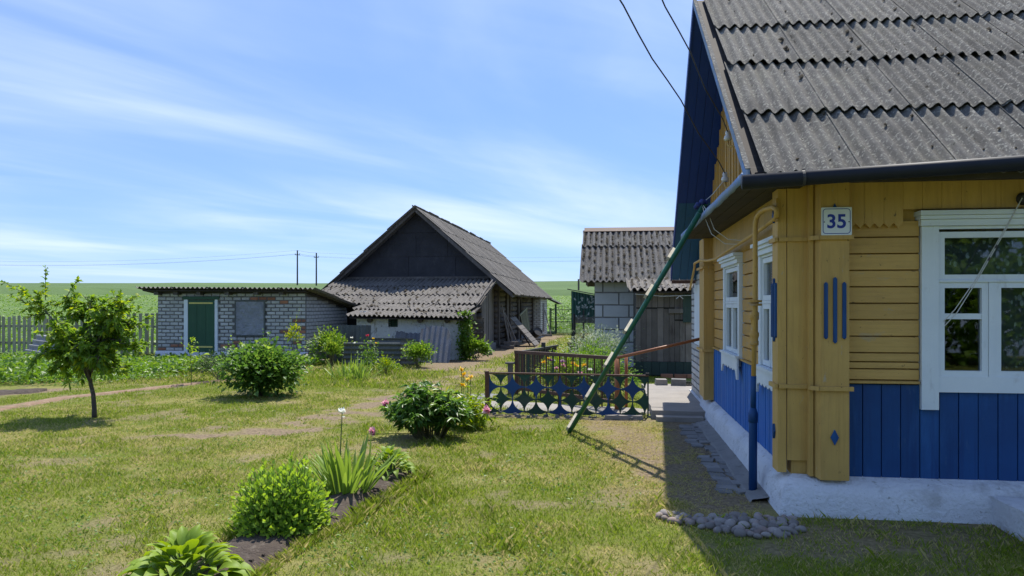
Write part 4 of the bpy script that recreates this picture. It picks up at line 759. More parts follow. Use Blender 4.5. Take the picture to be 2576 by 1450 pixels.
for r in range(4):
    roof_sheets(roofs[0], me_b, eR+dvr*(r*1.115)+Vector((0, random.uniform(-0.05, 0.05), 0)), (0, 1, 0), dvr, 24, 1, 0.66, 1.115, jit=0.015, tilt=0.012)
dvl = Vector((1, 0, bsl)).normalized(); eL = Vector((BXc-EX-0.04, BY0-RO-0.03+24*0.66, BA-EX*bsl-0.05))
for r in range(4): roof_sheets(roofs[1], me_b, eL+dvl*(r*1.115), (0, -1, 0), dvl, 24, 1, 0.66, 1.115, jit=0.012, tilt=0.01)
b = MB()
for i in range(16): y = BY0-RO+i*1.0; b.prism([(BXc-0.13, y, BA-0.09+random.uniform(-0.01, 0.01)), (BXc, y, BA+0.055), (BXc+0.13, y, BA-0.09), (BXc+0.12, y, BA-0.105), (BXc, y, BA+0.035), (BXc-0.12, y, BA-0.105)], (0, 0.97, 0))
b.build('ridge_cap', 'slate_barn', B)
# side wall: logs, posts, door leaf, brick end
z = -0.12; k = 0
while z < 2.0:
    h = random.uniform(0.17, 0.21); c = z+h/2
    for (y0, y1) in ((BY0+0.1, 27.5), (28.55, 30.9), (32.0, 36.8)):
        if y0 > 28 and z < 0.1: continue
        MB().tube([(BXr-0.06, y0, c), (BXr-0.055, (y0+y1)/2, c+random.uniform(-0.01, 0.01)), (BXr-0.06, y1, c)], [h*0.52]*3, 8).build('log', 'log_wood', B, True)
    z += h
for y in (25.55, 27.55, 28.5, 30.95, 31.95, 36.8): bx('post', (BXr-0.10, y, -0.2), (BXr+0.09, y+0.16, 2.05), 'log_wood', B)
bx('wall_beam', (BXr-0.10, BY0, 2.02), (BXr+0.10, BY1-4, 2.2), 'log_wood', B)
for (y0, y1, zt) in ((27.72, 28.48, 1.85), (31.1, 31.93, 1.9)):
    n_ = 4
    for i in range(n_): bx('door_plank', (BXr-0.03, y0+(y1-y0)*i/n_, -0.05), (BXr+0.02, y0+(y1-y0)*(i+1)/n_-0.01, zt), 'old_wood', B)
MB().bar((BXr+0.1, 33.5, 1.6), (BXr+0.45, 33.5, 2.0), 0.09, 0.09).build('strut', 'old_wood', B); MB().bar((BXr+0.1, 30.2, 1.6), (BXr+0.45, 30.2, 2.0), 0.09, 0.09).build('strut', 'old_wood', B)
bx('stone_footing', (BXr-0.2, 25.6, -0.3), (BXr+0.10, 37, 0.03), 'mortar', B)
MB().box((BXr, 36.98, -0.3), (BXr+0.42, BY1, 1.85)).build('brick_corner', 'mortar', B)
brickwork(B, lambda u, z: (u, 36.98, z-0.2), BXr, BXr+0.42, 0, lambda u: 2.0, [], 0, red=0); brickwork(B, lambda u, z: (BXr+0.42, u, z-0.2), 37.0, 40.7, 0, lambda u: 2.0, [(38.0, 39.0, 0.3, 1.7)], math.pi/2, red=0)
bx('hatch', (BXr+0.40, 38.0, 0.1), (BXr+0.44, 39.0, 1.55), 'old_wood', B)
# small roof at the far end of the barn
FR = thing('far_shelter', (-3.4, 43, -0.2), 'small corrugated roof on a green post beyond the barn end', 'shelter')
me_f = [sheet_mesh('roof_sheet', 6, 0.16, 2.2, 0.030, 'slate_grey_green', nl=2)]
frr = MB().prism([(-4.6, 42.1, 2.25), (-3.02, 42.1, 1.48), (-3.02, 42.1, 1.54), (-4.6, 42.1, 2.31)], (0, 2.0, 0)).build('roof', 'dark_board', FR)
dvq = Vector((-1, 0, 0.49)).normalized(); roof_sheets(frr, me_f, (-2.93, 42.0, 1.48), (0, 1, 0), dvq, 2, 1, 0.95, 2.0)
MB().box((-3.18, 42.2, -0.3), (-3.08, 42.3, 1.50)).build('post', 'iron_green', FR); bx('rear_post', (-4.5, 43.9, -0.3), (-4.4, 44.0, 2.2), 'old_wood', FR)
# ------------------------------------------------------------- lean-to before the barn gable
LT = thing('barn_lean_to', (-6.5, 23.5, 0), 'wide lean-to with a sagging corrugated slate roof below the tarred gable', 'lean-to')
lt0, lt1 = Vector((-9.35, 25.36, 2.36)), Vector((-9.35, 21.95, 1.50)); dvt = (lt0-lt1).normalized()
ltr = MB().prism([(-9.3, 21.97, 1.44), (-9.3, 25.36, 2.31), (-9.3, 25.36, 2.34), (-9.3, 21.97, 1.475)], (5.45, 0, 0)).build('roof', 'dark_board', LT)
me_l = [sheet_mesh('roof_sheet', 6, 0.154, 1.30, 0.030, 'slate_old', nl=3, ragged=0.0), sheet_mesh('roof_sheet', 6, 0.154, 1.30, 0.030, 'slate_old', nl=3, ragged=0.05)]
for r in range(3): roof_sheets(ltr, me_l, Vector((-9.40, 21.92, 1.475))+dvt*(r*1.17), (1, 0, 0), dvt, 7, 1, 0.77+(0.002*r), 1.17, jit=0.02, tilt=0.02)
moss_lumps('moss', ltr, Vector((-9.4, 21.95, 1.54)), (1, 0, 0), dvt, 90, 5.4, 2.2, 0.154, 0.02, 0.06)
MB().prism([(-3.98, 21.97, 1.36), (-3.98, 25.3, 2.26), (-3.98, 25.3, 2.42), (-3.98, 21.97, 1.54)], (0.04, 0, 0)).build('verge_board', 'old_wood', LT)
MB().box((-9.2, 22.5, 0), (-9.1, 25.35, 1.5)).box((-9.1, 22.5, 0), (-4.15, 22.6, 1.48)).build('wall_core', 'tar', LT)
y = 23.1
while y < 25.35:
    w = random.uniform(0.16, 0.24); MB().box((-4.06, y, random.uniform(0.05, 0.12)), (-4.02+random.uniform(0, 0.015), y+w-0.012, 1.50+(y-22)*0.245)).build('wall_plank', 'old_wood', LT); y += w
for (z0, h) in ((0.25, 0.22), (0.5, 0.22), (0.74, 0.24), (1.0, 0.22), (1.24, 0.2)): MB().tube([(-4.35, 22.95, z0+h/2), (-3.98, 22.95, z0+h/2)], h*0.5, 8).build('log_end', 'log_wood', LT, True)
bx('stone_footing', (-4.2, 22.8, -0.05), (-3.90, 25.3, 0.20), 'mortar', LT)
# ------------------------------------------------------------- whitewashed shed
WS = thing('whitewashed_shed', (-5.5, 20.6, 0), 'low whitewashed shed with a tiny barred window and broken slate roof edge', 'shed')
VW = (-6.06, -5.78, 0.87, 1.14)
b = MB()
for (a, c, p, q) in wall_panels(-6.93, -4.02, 0, 1.17, [VW]):
    b.box((a, 20.0, p), (c, 20.2, q))
wv = b.build('wall', 'lime_wall', WS)
# lumpy render over the wall
n, m_ = 110, 40; uu = np.linspace(-6.95, -4.0, n); zz2 = np.linspace(-0.02, 1.18, m_); U, Zg = np.meshgrid(uu, zz2)
V = np.stack([U, 19.985-0.035*(fbm(U*4, Zg*4, 4)-0.35)-0.05*sstep(0.25, 0.0, Zg), Zg], -1).reshape(-1, 3); F = gridfaces(n, m_); c = V[F].mean(1)
F = F[~((c[:, 0] > VW[0]) & (c[:, 0] < VW[1]) & (c[:, 2] > VW[2]) & (c[:, 2] < VW[3]))]
add('render_coat', V, F, 'lime_wall', WS, True)
bx('side_wall', (-6.93, 20.2, 0), (-6.75, 22.4, 1.3), 'lime_wall', WS); bx('side_wall', (-4.2, 20.2, 0), (-4.05, 22.4, 1.3), 'log_wood', WS); bx('dark_inside', (-6.1, 20.22, 0.8), (-5.7, 20.3, 1.2), 'interior', WS)
b = MB()
for i in range(7): b.box((VW[0]+0.02+i*0.04, 20.02, VW[2]), (VW[0]+0.028+i*0.04, 20.03, VW[3]))
for i in range(5): b.box((VW[0], 20.008, VW[2]+0.03+i*0.055), (VW[1], 20.018, VW[2]+0.04+i*0.055))
b.build('window_bars', 'green_door', WS)
ws0 = Vector((-7.2, 22.15, 1.52)); ws1 = Vector((-7.2, 19.60, 1.155)); dvw = (ws0-ws1).normalized()
wsr = MB().hexa([(-7.05, 19.66, 1.105), (-3.85, 19.66, 1.06), (-3.85, 22.1, 1.40), (-7.35, 22.1, 1.46)], [(-7.05, 19.66, 1.13), (-3.85, 19.66, 1.085), (-3.85, 22.1, 1.425), (-7.35, 22.1, 1.485)]).build('roof', 'dark_board', WS)
for r in range(2):
    for c in range(5):
        p = Vector((-7.10-0.22*r+c*0.655, 19.56, 1.165-c*0.010))+dvw*(r*1.10); du = Vector((1, random.uniform(-0.02, 0.02), -0.014)).normalized(); d2 = (dvw-Vector((0, 0, 0.03))).normalized(); nn = du.cross(d2).normalized()
        inst('roof_sheet', me_l[(c+r) % 2], p+nn*0.035, Matrix((du, nn.cross(du), nn)).transposed().to_euler(), (0.83, 1, 1), parent=wsr)
moss_lumps('moss', wsr, Vector((-7.1, 19.6, 1.23)), (1, 0, 0), dvw, 45, 3.2, 2.0, 0.119, 0.02, 0.055)
for x in (-6.55, -5.15, -4.4): MB().tube([(x, 19.86, 1.05), (x, 20.02, 1.07)], 0.07, 10).build('beam_end', 'old_wood', WS)
# ------------------------------------------------------------- block shed
K = thing('block_shed', (0.6, 18.9, 0), 'grey aerated-block shed with a mossy corrugated roof behind the rails', 'shed')
KY = 18.2
MB().box((-0.42, KY, 0), (2.4, 21.6, 2.05)).build('mortar_wall', 'aac_mortar', K)
MB().prism([(-0.40, KY+0.05, 2.05), (-0.40, 21.6, 2.05), (-0.40, 19.9, 3.35)], (2.7, 0, 0)).build('gable_core', 'aac_mortar', K)
blk = brick_meshes(0.60, 0.27, 0.016, 'aac_block', 5, 0.008, 'block')
for r in range(6):
    z0 = 0.30+r*0.297; us = [-0.42]+([-0.22, 0.40] if r % 2 else [0.16, 0.56]); us = [u for u in us if u < 0.52]+[0.585]
    for a, c in zip(us[:-1], us[1:]): inst('block', random.choice(blk), ((a+c)/2, KY, z0+0.135), (0, random.uniform(-0.006, 0.006), 0), ((c-a-0.03)/0.60, 1, random.uniform(0.96, 1.02)), K)
rough_profile('plinth', [(KY-0.06, -0.02), (KY-0.05, 0.16), (KY-0.04, 0.25), (KY, 0.29)], 'x', -0.44, 0.60, 'whitewash', K, amp=0.02)
kr = MB().prism([(-0.68, 17.80, 2.0), (-0.68, 19.85, 3.36), (-0.68, 21.9, 2.0), (-0.68, 21.9, 2.04), (-0.68, 19.85, 3.40), (-0.68, 17.80, 2.04)], (3.3, 0, 0)).build('roof', 'dark_board', K)
dvk = Vector((0, 2.05, 1.36)).normalized(); me_k = [sheet_mesh('roof_sheet', 6, 0.140, 1.78, 0.032, 'slate_mossy', nl=3)]; me_k2 = [sheet_mesh('roof_sheet', 6, 0.140, 0.86, 0.032, 'slate_mossy', nl=3)]
roof_sheets(kr, me_k, Vector((-0.76, 17.72, 1.995)), (1, 0, 0), dvk, 4, 1, 0.838, 1.6, tilt=0.004); roof_sheets(kr, me_k2, Vector((-0.74, 17.72, 2.0))+dvk*1.66, (1, 0, 0), dvk, 4, 1, 0.838, 0.8, tilt=0.004)
dvk2 = Vector((0, -2.05, 1.36)).normalized(); roof_sheets(kr, me_k, Vector((2.6, 21.98, 1.995)), (-1, 0, 0), dvk2, 4, 1, 0.838, 1.6); roof_sheets(kr, me_k2, Vector((2.6, 21.98, 2.0))+dvk2*1.66, (-1, 0, 0), dvk2, 4, 1, 0.838, 0.8)
moss_lumps('moss', kr, Vector((-0.70, 17.75, 2.055)), (1, 0, 0), dvk, 420, 2.6, 2.35, 0.140, 0.012, 0.040, phase=0.0+0.07)
MB().prism([(-0.72, 19.72, 3.385), (-0.72, 19.85, 3.49), (-0.72, 19.98, 3.385), (-0.72, 19.97, 3.37), (-0.72, 19.85, 3.46), (-0.72, 19.73, 3.37)], (3.36, 0, 0)).build('ridge_cap', 'rust_brown', K)
bx('verge_lath', (-0.80, 17.74, 1.82), (-0.76, 17.80, 2.08), 'old_wood', K)
# plank store in front of the block shed
PS = thing('plank_store', (1.05, 15.9, 0), 'weathered vertical plank store with a short broken slate roof', 'shed')
MB().box((0.50, 15.86, 0.0), (1.70, 18.15, 1.85)).build('wall_core', 'interior', PS)
u = 0.485; i = 0
while u < 1.68:
    w = random.uniform(0.10, 0.145); d = random.uniform(0.015, 0.032)
    zsp = 1.40 if u < 1.2 else 1.15
    bx('wall_plank', (u, 15.86-d, 0.31), (u+w-0.006, 15.858, zsp+random.uniform(-0.01, 0.02)), 'plank_brown', PS)
    bx('wall_plank', (u+0.004, 15.85-d, zsp+0.03), (u+w-0.004, 15.858, 1.78), 'plank_brown' if u < 1.1 else 'old_wood', PS); u += w
u = 0.475
while u < 1.70: bx('base_plank', (u, 15.80, 0.03), (u+0.158, 15.857, 0.305), 'green_board', PS); u += 0.163
bx('patch_board', (1.15, 15.79, 1.31), (1.45, 15.812, 1.40), 'old_wood', PS); bx('patch_board', (1.44, 15.785, 1.12), (1.60, 15.81, 1.70), 'green_board', PS)
psr = MB().prism([(0.42, 15.58, 1.72), (0.42, 17.7, 2.05), (0.42, 17.7, 2.08), (0.42, 15.58, 1.75)], (1.4, 0, 0)).build('roof', 'dark_board', PS)
dvp = Vector((0, 2.1, 0.42)).normalized(); me_p = [sheet_mesh('roof_sheet', 5, 0.145, 1.5, 0.036, 'slate_old', nl=2, ragged=0.08)]
roof_sheets(psr, me_p, (0.30, 15.48, 1.755), (1, 0, 0), dvp, 2, 1, 0.70, 1.3, tilt=0.02)
moss_lumps('moss', psr, Vector((0.35, 15.5, 1.82)), (1, 0, 0), dvp, 40, 1.3, 1.2, 0.145, 0.02, 0.045)
cl_ = thing('clothes_line', (1.0, 15.6, 1.66), 'white clothes line strung along the plank store below its roof', 'clothes line')
MB().tube([(0.46, 15.56, 1.70), (1.0, 15.55, 1.655), (1.7, 15.56, 1.675)], 0.006, 6).build('cord', 'cable_white', cl_); MB().bar((1.28, 15.55, 1.60), (1.35, 15.55, 1.665), 0.01, 0.012).bar((1.42, 15.55, 1.60), (1.35, 15.55, 1.665), 0.01, 0.012).build('peg', 'cable_white', cl_)
for i, (x, r_) in enumerate(((1.10, 0.02), (1.37, -0.02), (1.62, 0.015))):
    tag(inst('loose_brick', fast_mesh('loose_brick', MB().box((-0.12, -0.05, 0), (0.12, 0.05, 0.075)).v, MB().box((0, 0, 0), (1, 1, 1)).f, 'red_brick'), (x, 15.62, 0.0), (0, 0, r_)), ['leftmost red brick lying along the plank store foot', 'middle red brick lying along the plank store foot', 'rightmost red brick lying along the plank store foot'][i], 'brick', 'red bricks along the plank store')
# ------------------------------------------------------------- green screen, mesh, bucket
SC = thing('green_screen', (-0.8, 21.8, 0), 'dark green corrugated screen printed with pale leaves beside the block shed', 'screen')
n = 60; xs_ = np.linspace(-1.15, -0.47, n); V = [(x, 21.8+0.012*math.cos(i*0.9), z) for z in (0.95, 1.4, 1.88) for i, x in enumerate(xs_)]; V = [(x, y, z if z < 1.5 else 1.87-(x+1.15)*0.19) for x, y, z in V]
add('panel', V, gridfaces(n, 3), 'screen_green', SC, True)
for i in range(30):
    cx_, cz_ = -1.08+random.random()*0.55, 1.05+random.random()*0.68; a0 = random.random()*6; b = MB()
    for k in range(5):
        a = a0+k*0.62; t = Vector((math.cos(a), 0, math.sin(a))); s_ = Vector((-t.z, 0, t.x)); c = Vector((cx_, 21.782, cz_)); b.poly([c, c+t*0.03+s_*0.009, c+t*0.062, c+t*0.03-s_*0.009], [(0, 1, 2, 3)])
    b.build('leaf_print', 'print_white', SC)
MB().bar((-1.28, 21.7, 1.925), (-0.44, 21.7, 1.765), 0.10, 0.025).build('top_board', 'old_wood', SC); bx('post', (-1.17, 21.82, 0), (-1.11, 21.88, 1.87), 'iron_green', SC)
MF = thing('wire_mesh_roll', (-0.75, 21.2, 0), 'brown wire netting standing rolled below the green leaf-printed screen', 'netting')
b = MB()
for i in range(34): z = 0.10+i*0.031; b.tube([(-1.02+k*0.06, 21.3+0.03*math.sin(k*1.1+i*0.3), z+0.05*math.sin(k*0.7)+(0.06*k/9 if i > 25 else 0)) for k in range(10)], 0.005, 4, False)
for i in range(22): x = -1.02+i*0.0255; b.tube([(x+0.012*math.sin(k*2.0+i), 21.3+0.03*math.sin(i*0.6), 0.05+k*0.12) for k in range(10)], 0.005, 4, False)
b.build('netting', 'mesh_wire', MF); MB().tube([(-1.07, 21.25, 0), (-1.06, 21.25, 1.22)], 0.035, 8).build('post', 'dark_metal', MF); MB().tube([(-0.80, 21.38, 0), (-0.80, 21.38, 1.32)], 0.022, 8).build('post', 'dark_metal', MF)
BK = thing('planter_bucket', (-1.07, 21.0, 0), 'dark brown round tub standing on the grass beside the netting', 'bucket')
MB().lathe((-1.07, 20.9, 0), [(0.115, 0), (0.155, 0.40), (0.168, 0.41), (0.168, 0.435), (0.15, 0.435), (0.145, 0.38)], 18).build('tub', 'bucket_brown', BK, True); MB().lathe((-1.07, 20.9, 0.37), [(0.146, 0), (0.10, 0.02)], 14).build('earth', 'soil', BK)
# ------------------------------------------------------------- iron gate
G = thing('iron_gate', (-2.7, 41, -0.2), 'green wrought iron garden gate with a sunburst top', 'gate')
gz0 = -0.20; GX0, GX1, GY = -3.28, -2.10, 41.0; cxg = (GX0+GX1)/2
MB().box((GX0-0.10, GY-0.04, gz0), (GX0-0.03, GY+0.04, 1.28)).build('post', 'iron_green', G); MB().box((GX1+0.04, GY-0.05, gz0), (GX1+0.14, GY+0.05, 1.22)).build('post', 'iron_green', G)
b = MB()
for x in (GX0, GX1): b.bar((x, GY, gz0+0.05), (x, GY, 1.28), 0.035, 0.035)
for z in (gz0+0.06, 0.53, 0.68, 1.18): b.bar((GX0, GY, z), (GX1, GY, z), 0.042, 0.042)
b.build('frame', 'iron_green', G)
for i in range(1, 16): x = GX0+(GX1-GX0)*i/16; MB().bar((x, GY, gz0+0.06), (x, GY, 0.53), 0.024, 0.024).build('bar', 'iron_green', G)
for i in range(9):
    a = math.pi*(0.06+0.88*i/8); c = Vector((cxg, GY, 0.70)); d = Vector((math.cos(a), 0, math.sin(a))); L = min(0.58/max(abs(d.x), 1e-3), 0.48/max(d.z, 1e-3)) if i not in (4,) else 0.70
    MB().bar(c+d*0.10, c+d*L, 0.022, 0.022).build('sun_ray', 'iron_green', G)
MB().tube([(cxg+0.10*math.cos(a), GY, 0.72+0.10*math.sin(a)) for a in np.linspace(0, math.pi, 9)], 0.009, 5).build('sun_disc', 'iron_green', G); MB().tube([(cxg+0.07*math.cos(a), GY, 0.605+0.07*math.sin(a)) for a in np.linspace(0, 2*math.pi, 13)], 0.008, 5).build('ring', 'iron_green', G)
MB().bar((GX0, GY, 1.18), (cxg, GY, 1.40), 0.02, 0.02).bar((GX1, GY, 1.18), (cxg, GY, 1.40), 0.02, 0.02).build('top_rail', 'iron_green', G)
# ------------------------------------------------------------- ornamental sheet fence
OF = thing('ornamental_fence', (-0.6, 10.15, 0), 'low blue and green sheet metal fence with star cut-outs', 'fence')
fx0, fx1, fy = -1.66, 0.46, 10.15; p_ = (fx1-fx0)/13.2
def star(i, j, clip):
    """four-pointed star between circles; clip = (z limits)"""
    r = p_*0.955; P = []
    for q in range(4):
        cx_, cz_ = [(1, 1), (-1, 1), (-1, -1), (1, -1)][q]; a0 = [-90, 0, 90, 180][q] if False else None
        ang0 = {0: (270, 180), 1: (360, 270), 2: (90, 0), 3: (180, 90)}[q]
        h = math.degrees(math.acos(min(1, r/p_)));
        aa = np.linspace(ang0[0], ang0[1], 9)
        P += [(cx_*p_+r*math.cos(R(a)), cz_*p_+r*math.sin(R(a))) for a in aa]
    # order: right tip -> top tip -> left -> bottom
    return P
zrow = [0.555, 0.555-p_*1.03-0.012, 0.555-2*p_*1.03-0.012, 0.555-3*p_*1.03-0.012]
sagz = lambda x: -0.012*(x-fx0)/(fx1-fx0)
ck = 0
for j in range(4):
    for i in range(14):
        if (i+j) % 2 == 0 and j in (0, 2): continue
        if (i % 2 == 0) != (j in (1, 3)): continue
        x = fx0+i*p_; P = star(i, j, None); zc_ = zrow[j]+sagz(x)
        pts = [(min(max(x+a, fx0), fx1), zc_+c) for a, c in P]
        if j == 0: pts = [(a, min(c, 0.548+sagz(a))) for a, c in pts]
        if j == 3: pts = [(a, max(c, 0.012)) for a, c in pts]
        Q = []
        for q in pts:
            if not Q or math.hypot(q[0]-Q[-1][0], q[1]-Q[-1][1]) > 1e-4: Q.append(q)
        if j == 0: Q = [q for q in Q]
        mat = 'fence_blue' if (j == 1 or (j == 3 and i % 4 != 0)) else 'fence_green'
        yy = fy-0.0015*(j % 2)-0.0005*(i % 3)
        MB().prism([(a, yy, c) for a, c in Q], (0, -0.0022, 0)).build('star_cutout', mat, OF)
MB().box((fx0-0.055, fy-0.02, 0), (fx0-0.002, fy+0.02, 0.585)).build('post', 'rust_brown', OF); MB().box((fx1, fy-0.012, -0.02), (fx1+0.02, fy+0.012, 0.56)).build('post', 'fence_green', OF)
MB().box((fx0+6*p_-0.03, fy+0.004, 0), (fx0+6*p_+0.02, fy+0.03, 0.54)).build('post', 'rust_brown', OF)
MB().hexa([(fx0-0.06, fy-0.022, 0.552), (fx1+0.02, fy-0.022, 0.540), (fx1+0.02, fy+0.022, 0.540), (fx0-0.06, fy+0.022, 0.552)], [(fx0-0.06, fy-0.022, 0.572), (fx1+0.02, fy-0.022, 0.558), (fx1+0.02, fy+0.022, 0.558), (fx0-0.06, fy+0.022, 0.572)]).build('top_rail', 'rust_brown', OF)
MB().box((fx1-0.02, fy-0.015, 0.560), (fx1+0.025, fy+0.015, 0.585)).build('rail_end', 'dark_metal', OF)
# ------------------------------------------------------------- brown flower-bed railing and handrail
BR = thing('flower_bed_railing', (-0.8, 11.6, 0), 'brown slatted railing with wire mesh around the flower bed', 'railing')
A0, A1 = Vector((-1.60, 12.5, 0)), Vector((0.05, 10.72, 0)); dA = (A1-A0)
MB().bar(A0+Vector((0, 0, 0.70)), A1+Vector((0, 0, 0.735)), 0.055, 0.05).build('top_rail', 'rust_brown', BR); MB().bar(A0+Vector((0, 0, 0.10)), A1+Vector((0, 0, 0.12)), 0.05, 0.05).build('bottom_rail', 'rust_brown', BR)
for i in range(15):
    q = A0+dA*(i/15+0.015); w = 0.06 if i == 0 else 0.022; MB().box((q.x-w/2, q.y-w/2, 0), (q.x+w/2, q.y+w/2, 0.69+0.03*i/15)).build('picket' if i else 'post', 'rust_brown' if i % 4 != 2 else 'fence_green', BR)
b = MB()
for k in range(18): z = 0.15+k*0.03; b.tube([A0+Vector((0.02, 0.03, z)), A1+Vector((0.02, 0.03, z+0.02))], 0.0018, 4, False)
for k in range(56): q = A0+dA*(k/56)+Vector((0.02, 0.03, 0)); b.tube([q+Vector((0, 0, 0.12)), q+Vector((0, 0, 0.69))], 0.0028, 4, False)
b.build('wire_mesh', 'dark_metal', BR)
A2 = Vector((-1.22, 17.0, 0)); d2 = A2-A0
MB().bar(A0+Vector((0, 0.05, 0.68)), A2+Vector((0, 0, 0.56)), 0.05, 0.04).build('side_rail', 'dark_metal', BR); MB().box((-1.42, 15.2, 0), (-1.34, 15.28, 0.72)).build('side_post', 'dark_metal', BR)
for i in range(1, 18): q = A0+d2*(i/18); MB().box((q.x-0.02, q.y-0.02, 0), (q.x+0.02, q.y+0.02, 0.66-0.12*i/18)).build('side_picket', 'dark_metal', BR)
MB().box((-1.72, 12.42, 0), (-1.64, 12.5, 0.50)).box((-1.76, 12.40, 0.502), (-1.60, 12.52, 0.53)).build('stub_post', 'old_wood', BR)
HR = thing('porch_handrail', (0.07, 10.66, 0), 'brown pipe handrail on an orange post rising to the porch', 'handrail')
MB().tube([(0.06, 10.66, 0.745), (1.24, 10.75, 1.02)], 0.022, 10).build('rail', 'orange_pipe', HR, True); MB().tube([(0.07, 10.66, -0.02), (0.07, 10.66, 0.735)], 0.038, 12).build('post', 'orange_pipe', HR, True); MB().tube([(0.20, 11.0, -0.02), (0.20, 11.0, 0.77)], 0.024, 10).build('rear_post', 'orange_pipe', HR, True)
# ------------------------------------------------------------- ladder leaning on the pent roof
LD = thing('ladder', (-0.5, 9.0, 0), 'green pipe ladder with pale wooden rungs leaning against the house eaves', 'ladder')
lb_, ltp = Vector((-0.49, 9.02, 0.0)), Vector((0.90, 7.80, 2.46)); ax = (ltp-lb_).normalized(); vw = (Vector((0, 0, EYE))-lb_); vw = (vw-ax*vw.dot(ax)).normalized(); lx = ax.cross(vw).normalized()
if lx.x > 0: lx = -lx
MB().tube([lb_+ax*0.05, ltp+ax*0.06], 0.028, 12).build('rail', 'green_pipe', LD, True)
q0 = lb_+vw*0.30; t0 = -q0.z/ax.z
MB().tube([q0+ax*(t0+0.03), ltp+vw*0.30+ax*0.02], 0.026, 12).build('rail', 'green_pipe', LD, True)
for k in range(6):
    c = lb_+ax*(0.20+k*0.47)+lx*0.040; e = c+vw*0.33
    MB().bar(c-vw*0.03, e, 0.042, 0.028, up=lx).build('rung', 'rung_wood', LD)
b = MB()
for k in range(9): c = ltp+Vector((random.uniform(-0.06, 0.06), random.uniform(-0.06, 0.06), 0.03+random.uniform(-0.03, 0.05))); b.lathe(c, [(0.004, -0.028), (0.024, -0.014), (0.027, 0.004), (0.017, 0.022), (0.004, 0.028)], 8, axis=(random.uniform(-1, 1), random.uniform(-1, 1), 1))
b.build('rag_tie', 'blue_rag', LD, True)
MB().tube([ltp+Vector((0, 0, 0.05)), (0.93, 7.6, 2.40), (0.98, 7.5, 2.22), (1.10, 7.45, 2.12), (1.24, 7.4, 2.10)], 0.004, 5).tube([ltp+Vector((0, 0, 0.05)), (0.91, 7.65, 2.35), (0.96, 7.55, 2.18), (1.08, 7.5, 2.08), (1.22, 7.45, 2.07)], 0.004, 5).tube([ltp+Vector((0, 0, 0.05)), (1.0, 7.75, 2.60), (1.11, 7.70, 2.74)], 0.004, 5).build('tie_cord', 'cable_white', LD)
# ------------------------------------------------------------- overhead wires
for (p, q, lab) in (((1.11, 7.52, 3.16), (-3.0, -5.0, 6.0), 'upper dark overhead wire running from the gable insulator to the sky'), ((1.11, 7.70, 2.79), (-3.45, -5.0, 6.0), 'lower dark overhead wire running from the gable insulator to the sky')):
    P, Q = Vector(p), Vector(q); o = MB().tube([P.lerp(Q, t)-Vector((0, 0, 0.25*math.sin(math.pi*t)))+Vector((0.012*math.sin(t*60), 0, 0)) for t in np.linspace(0, 1, 40)], 0.0055, 5).build('overhead_wire', 'dark_metal'); tag(o, lab, 'wire', 'overhead wires to the house')
for (x, y, zt, lab) in ((-69.3, 160, 13.4, 'left one of two distant power poles on the field crest'), (-64.9, 160, 12.8, 'right one of two distant power poles on the field crest')):
    zb = float(tz(x, y)); t = thing('power_pole', (x, y, zb), lab, 'power pole', 'distant power poles')
    MB().tube([(x, y, zb-0.5), (x, y, zt)], [0.19, 0.15], 8).build('pole', 'dark_metal', t); MB().bar((x-0.55, y, zt-1.0), (x+0.55, y, zt-1.0), 0.12, 0.12).build('crossarm', 'dark_metal', t)
    for s in (-0.5, 0.5): MB().tube([(x+s, y, zt-0.95), (x+s, y, zt-0.65)], 0.07, 6).build('insulator', 'porcelain', t)
def span(p, q, sag, r): P, Q = Vector(p), Vector(q); return [P.lerp(Q, t)-Vector((0, 0, sag*4*t*(1-t))) for t in np.linspace(0, 1, 24)]
b = MB()
for k, (dz, dx) in enumerate(((0, 0), (-0.8, 0.5), (-0.9, -0.5))):
    b.tube(span((-69.3+dx, 160, 13.4+dz), (-170, 150, 12.6+dz), 2.0, 0), 0.012, 4); b.tube(span((-64.9+dx, 160, 12.8+dz), (40, 175, 14.0+dz), 1.6, 0), 0.011, 4); b.tube(span((-69.3+dx, 160, 13.4+dz), (-64.9+dx, 160, 12.8+dz), 0.1, 0), 0.018, 4)
tag(b.build('power_line', 'dark_metal'), 'thin distant power line wires crossing the sky over the fields', 'power line')
# ------------------------------------------------------------- picket fence on the left
PF = thing('picket_fence', (-15.8, 20.5, 0), 'grey weathered wooden picket fence at the field edge', 'fence')
x = -20.3
while x < -12.15:
    w = random.uniform(0.085, 0.11); h = 1.12+random.uniform(-0.02, 0.03)+(0.10 if x > -14.3 else 0); y = 20.5+random.uniform(-0.008, 0.008); l = random.uniform(-0.015, 0.015)
    MB().hexa([(x, y-0.012, 0.04), (x+w, y-0.012, 0.04), (x+w, y+0.010, 0.04), (x, y+0.010, 0.04)], [(x+l, y-0.012, h), (x+w+l, y-0.012, h+random.uniform(-0.02, 0.02)), (x+w+l, y+0.010, h), (x+l, y+0.010, h)]).build('picket', 'fence_wood', PF); x += w+random.uniform(0.06, 0.10)
for z in (0.30, 0.80): bx('rail', (-20.4, 20.512, z), (-12.2, 20.55, z+0.07), 'fence_wood', PF)
for x in (-19.2, -16.8, -14.9, -13.55, -12.25): MB().tube([(x, 20.60, -0.1), (x, 20.60, 1.05)], 0.05, 8).build('post', 'fence_wood', PF)
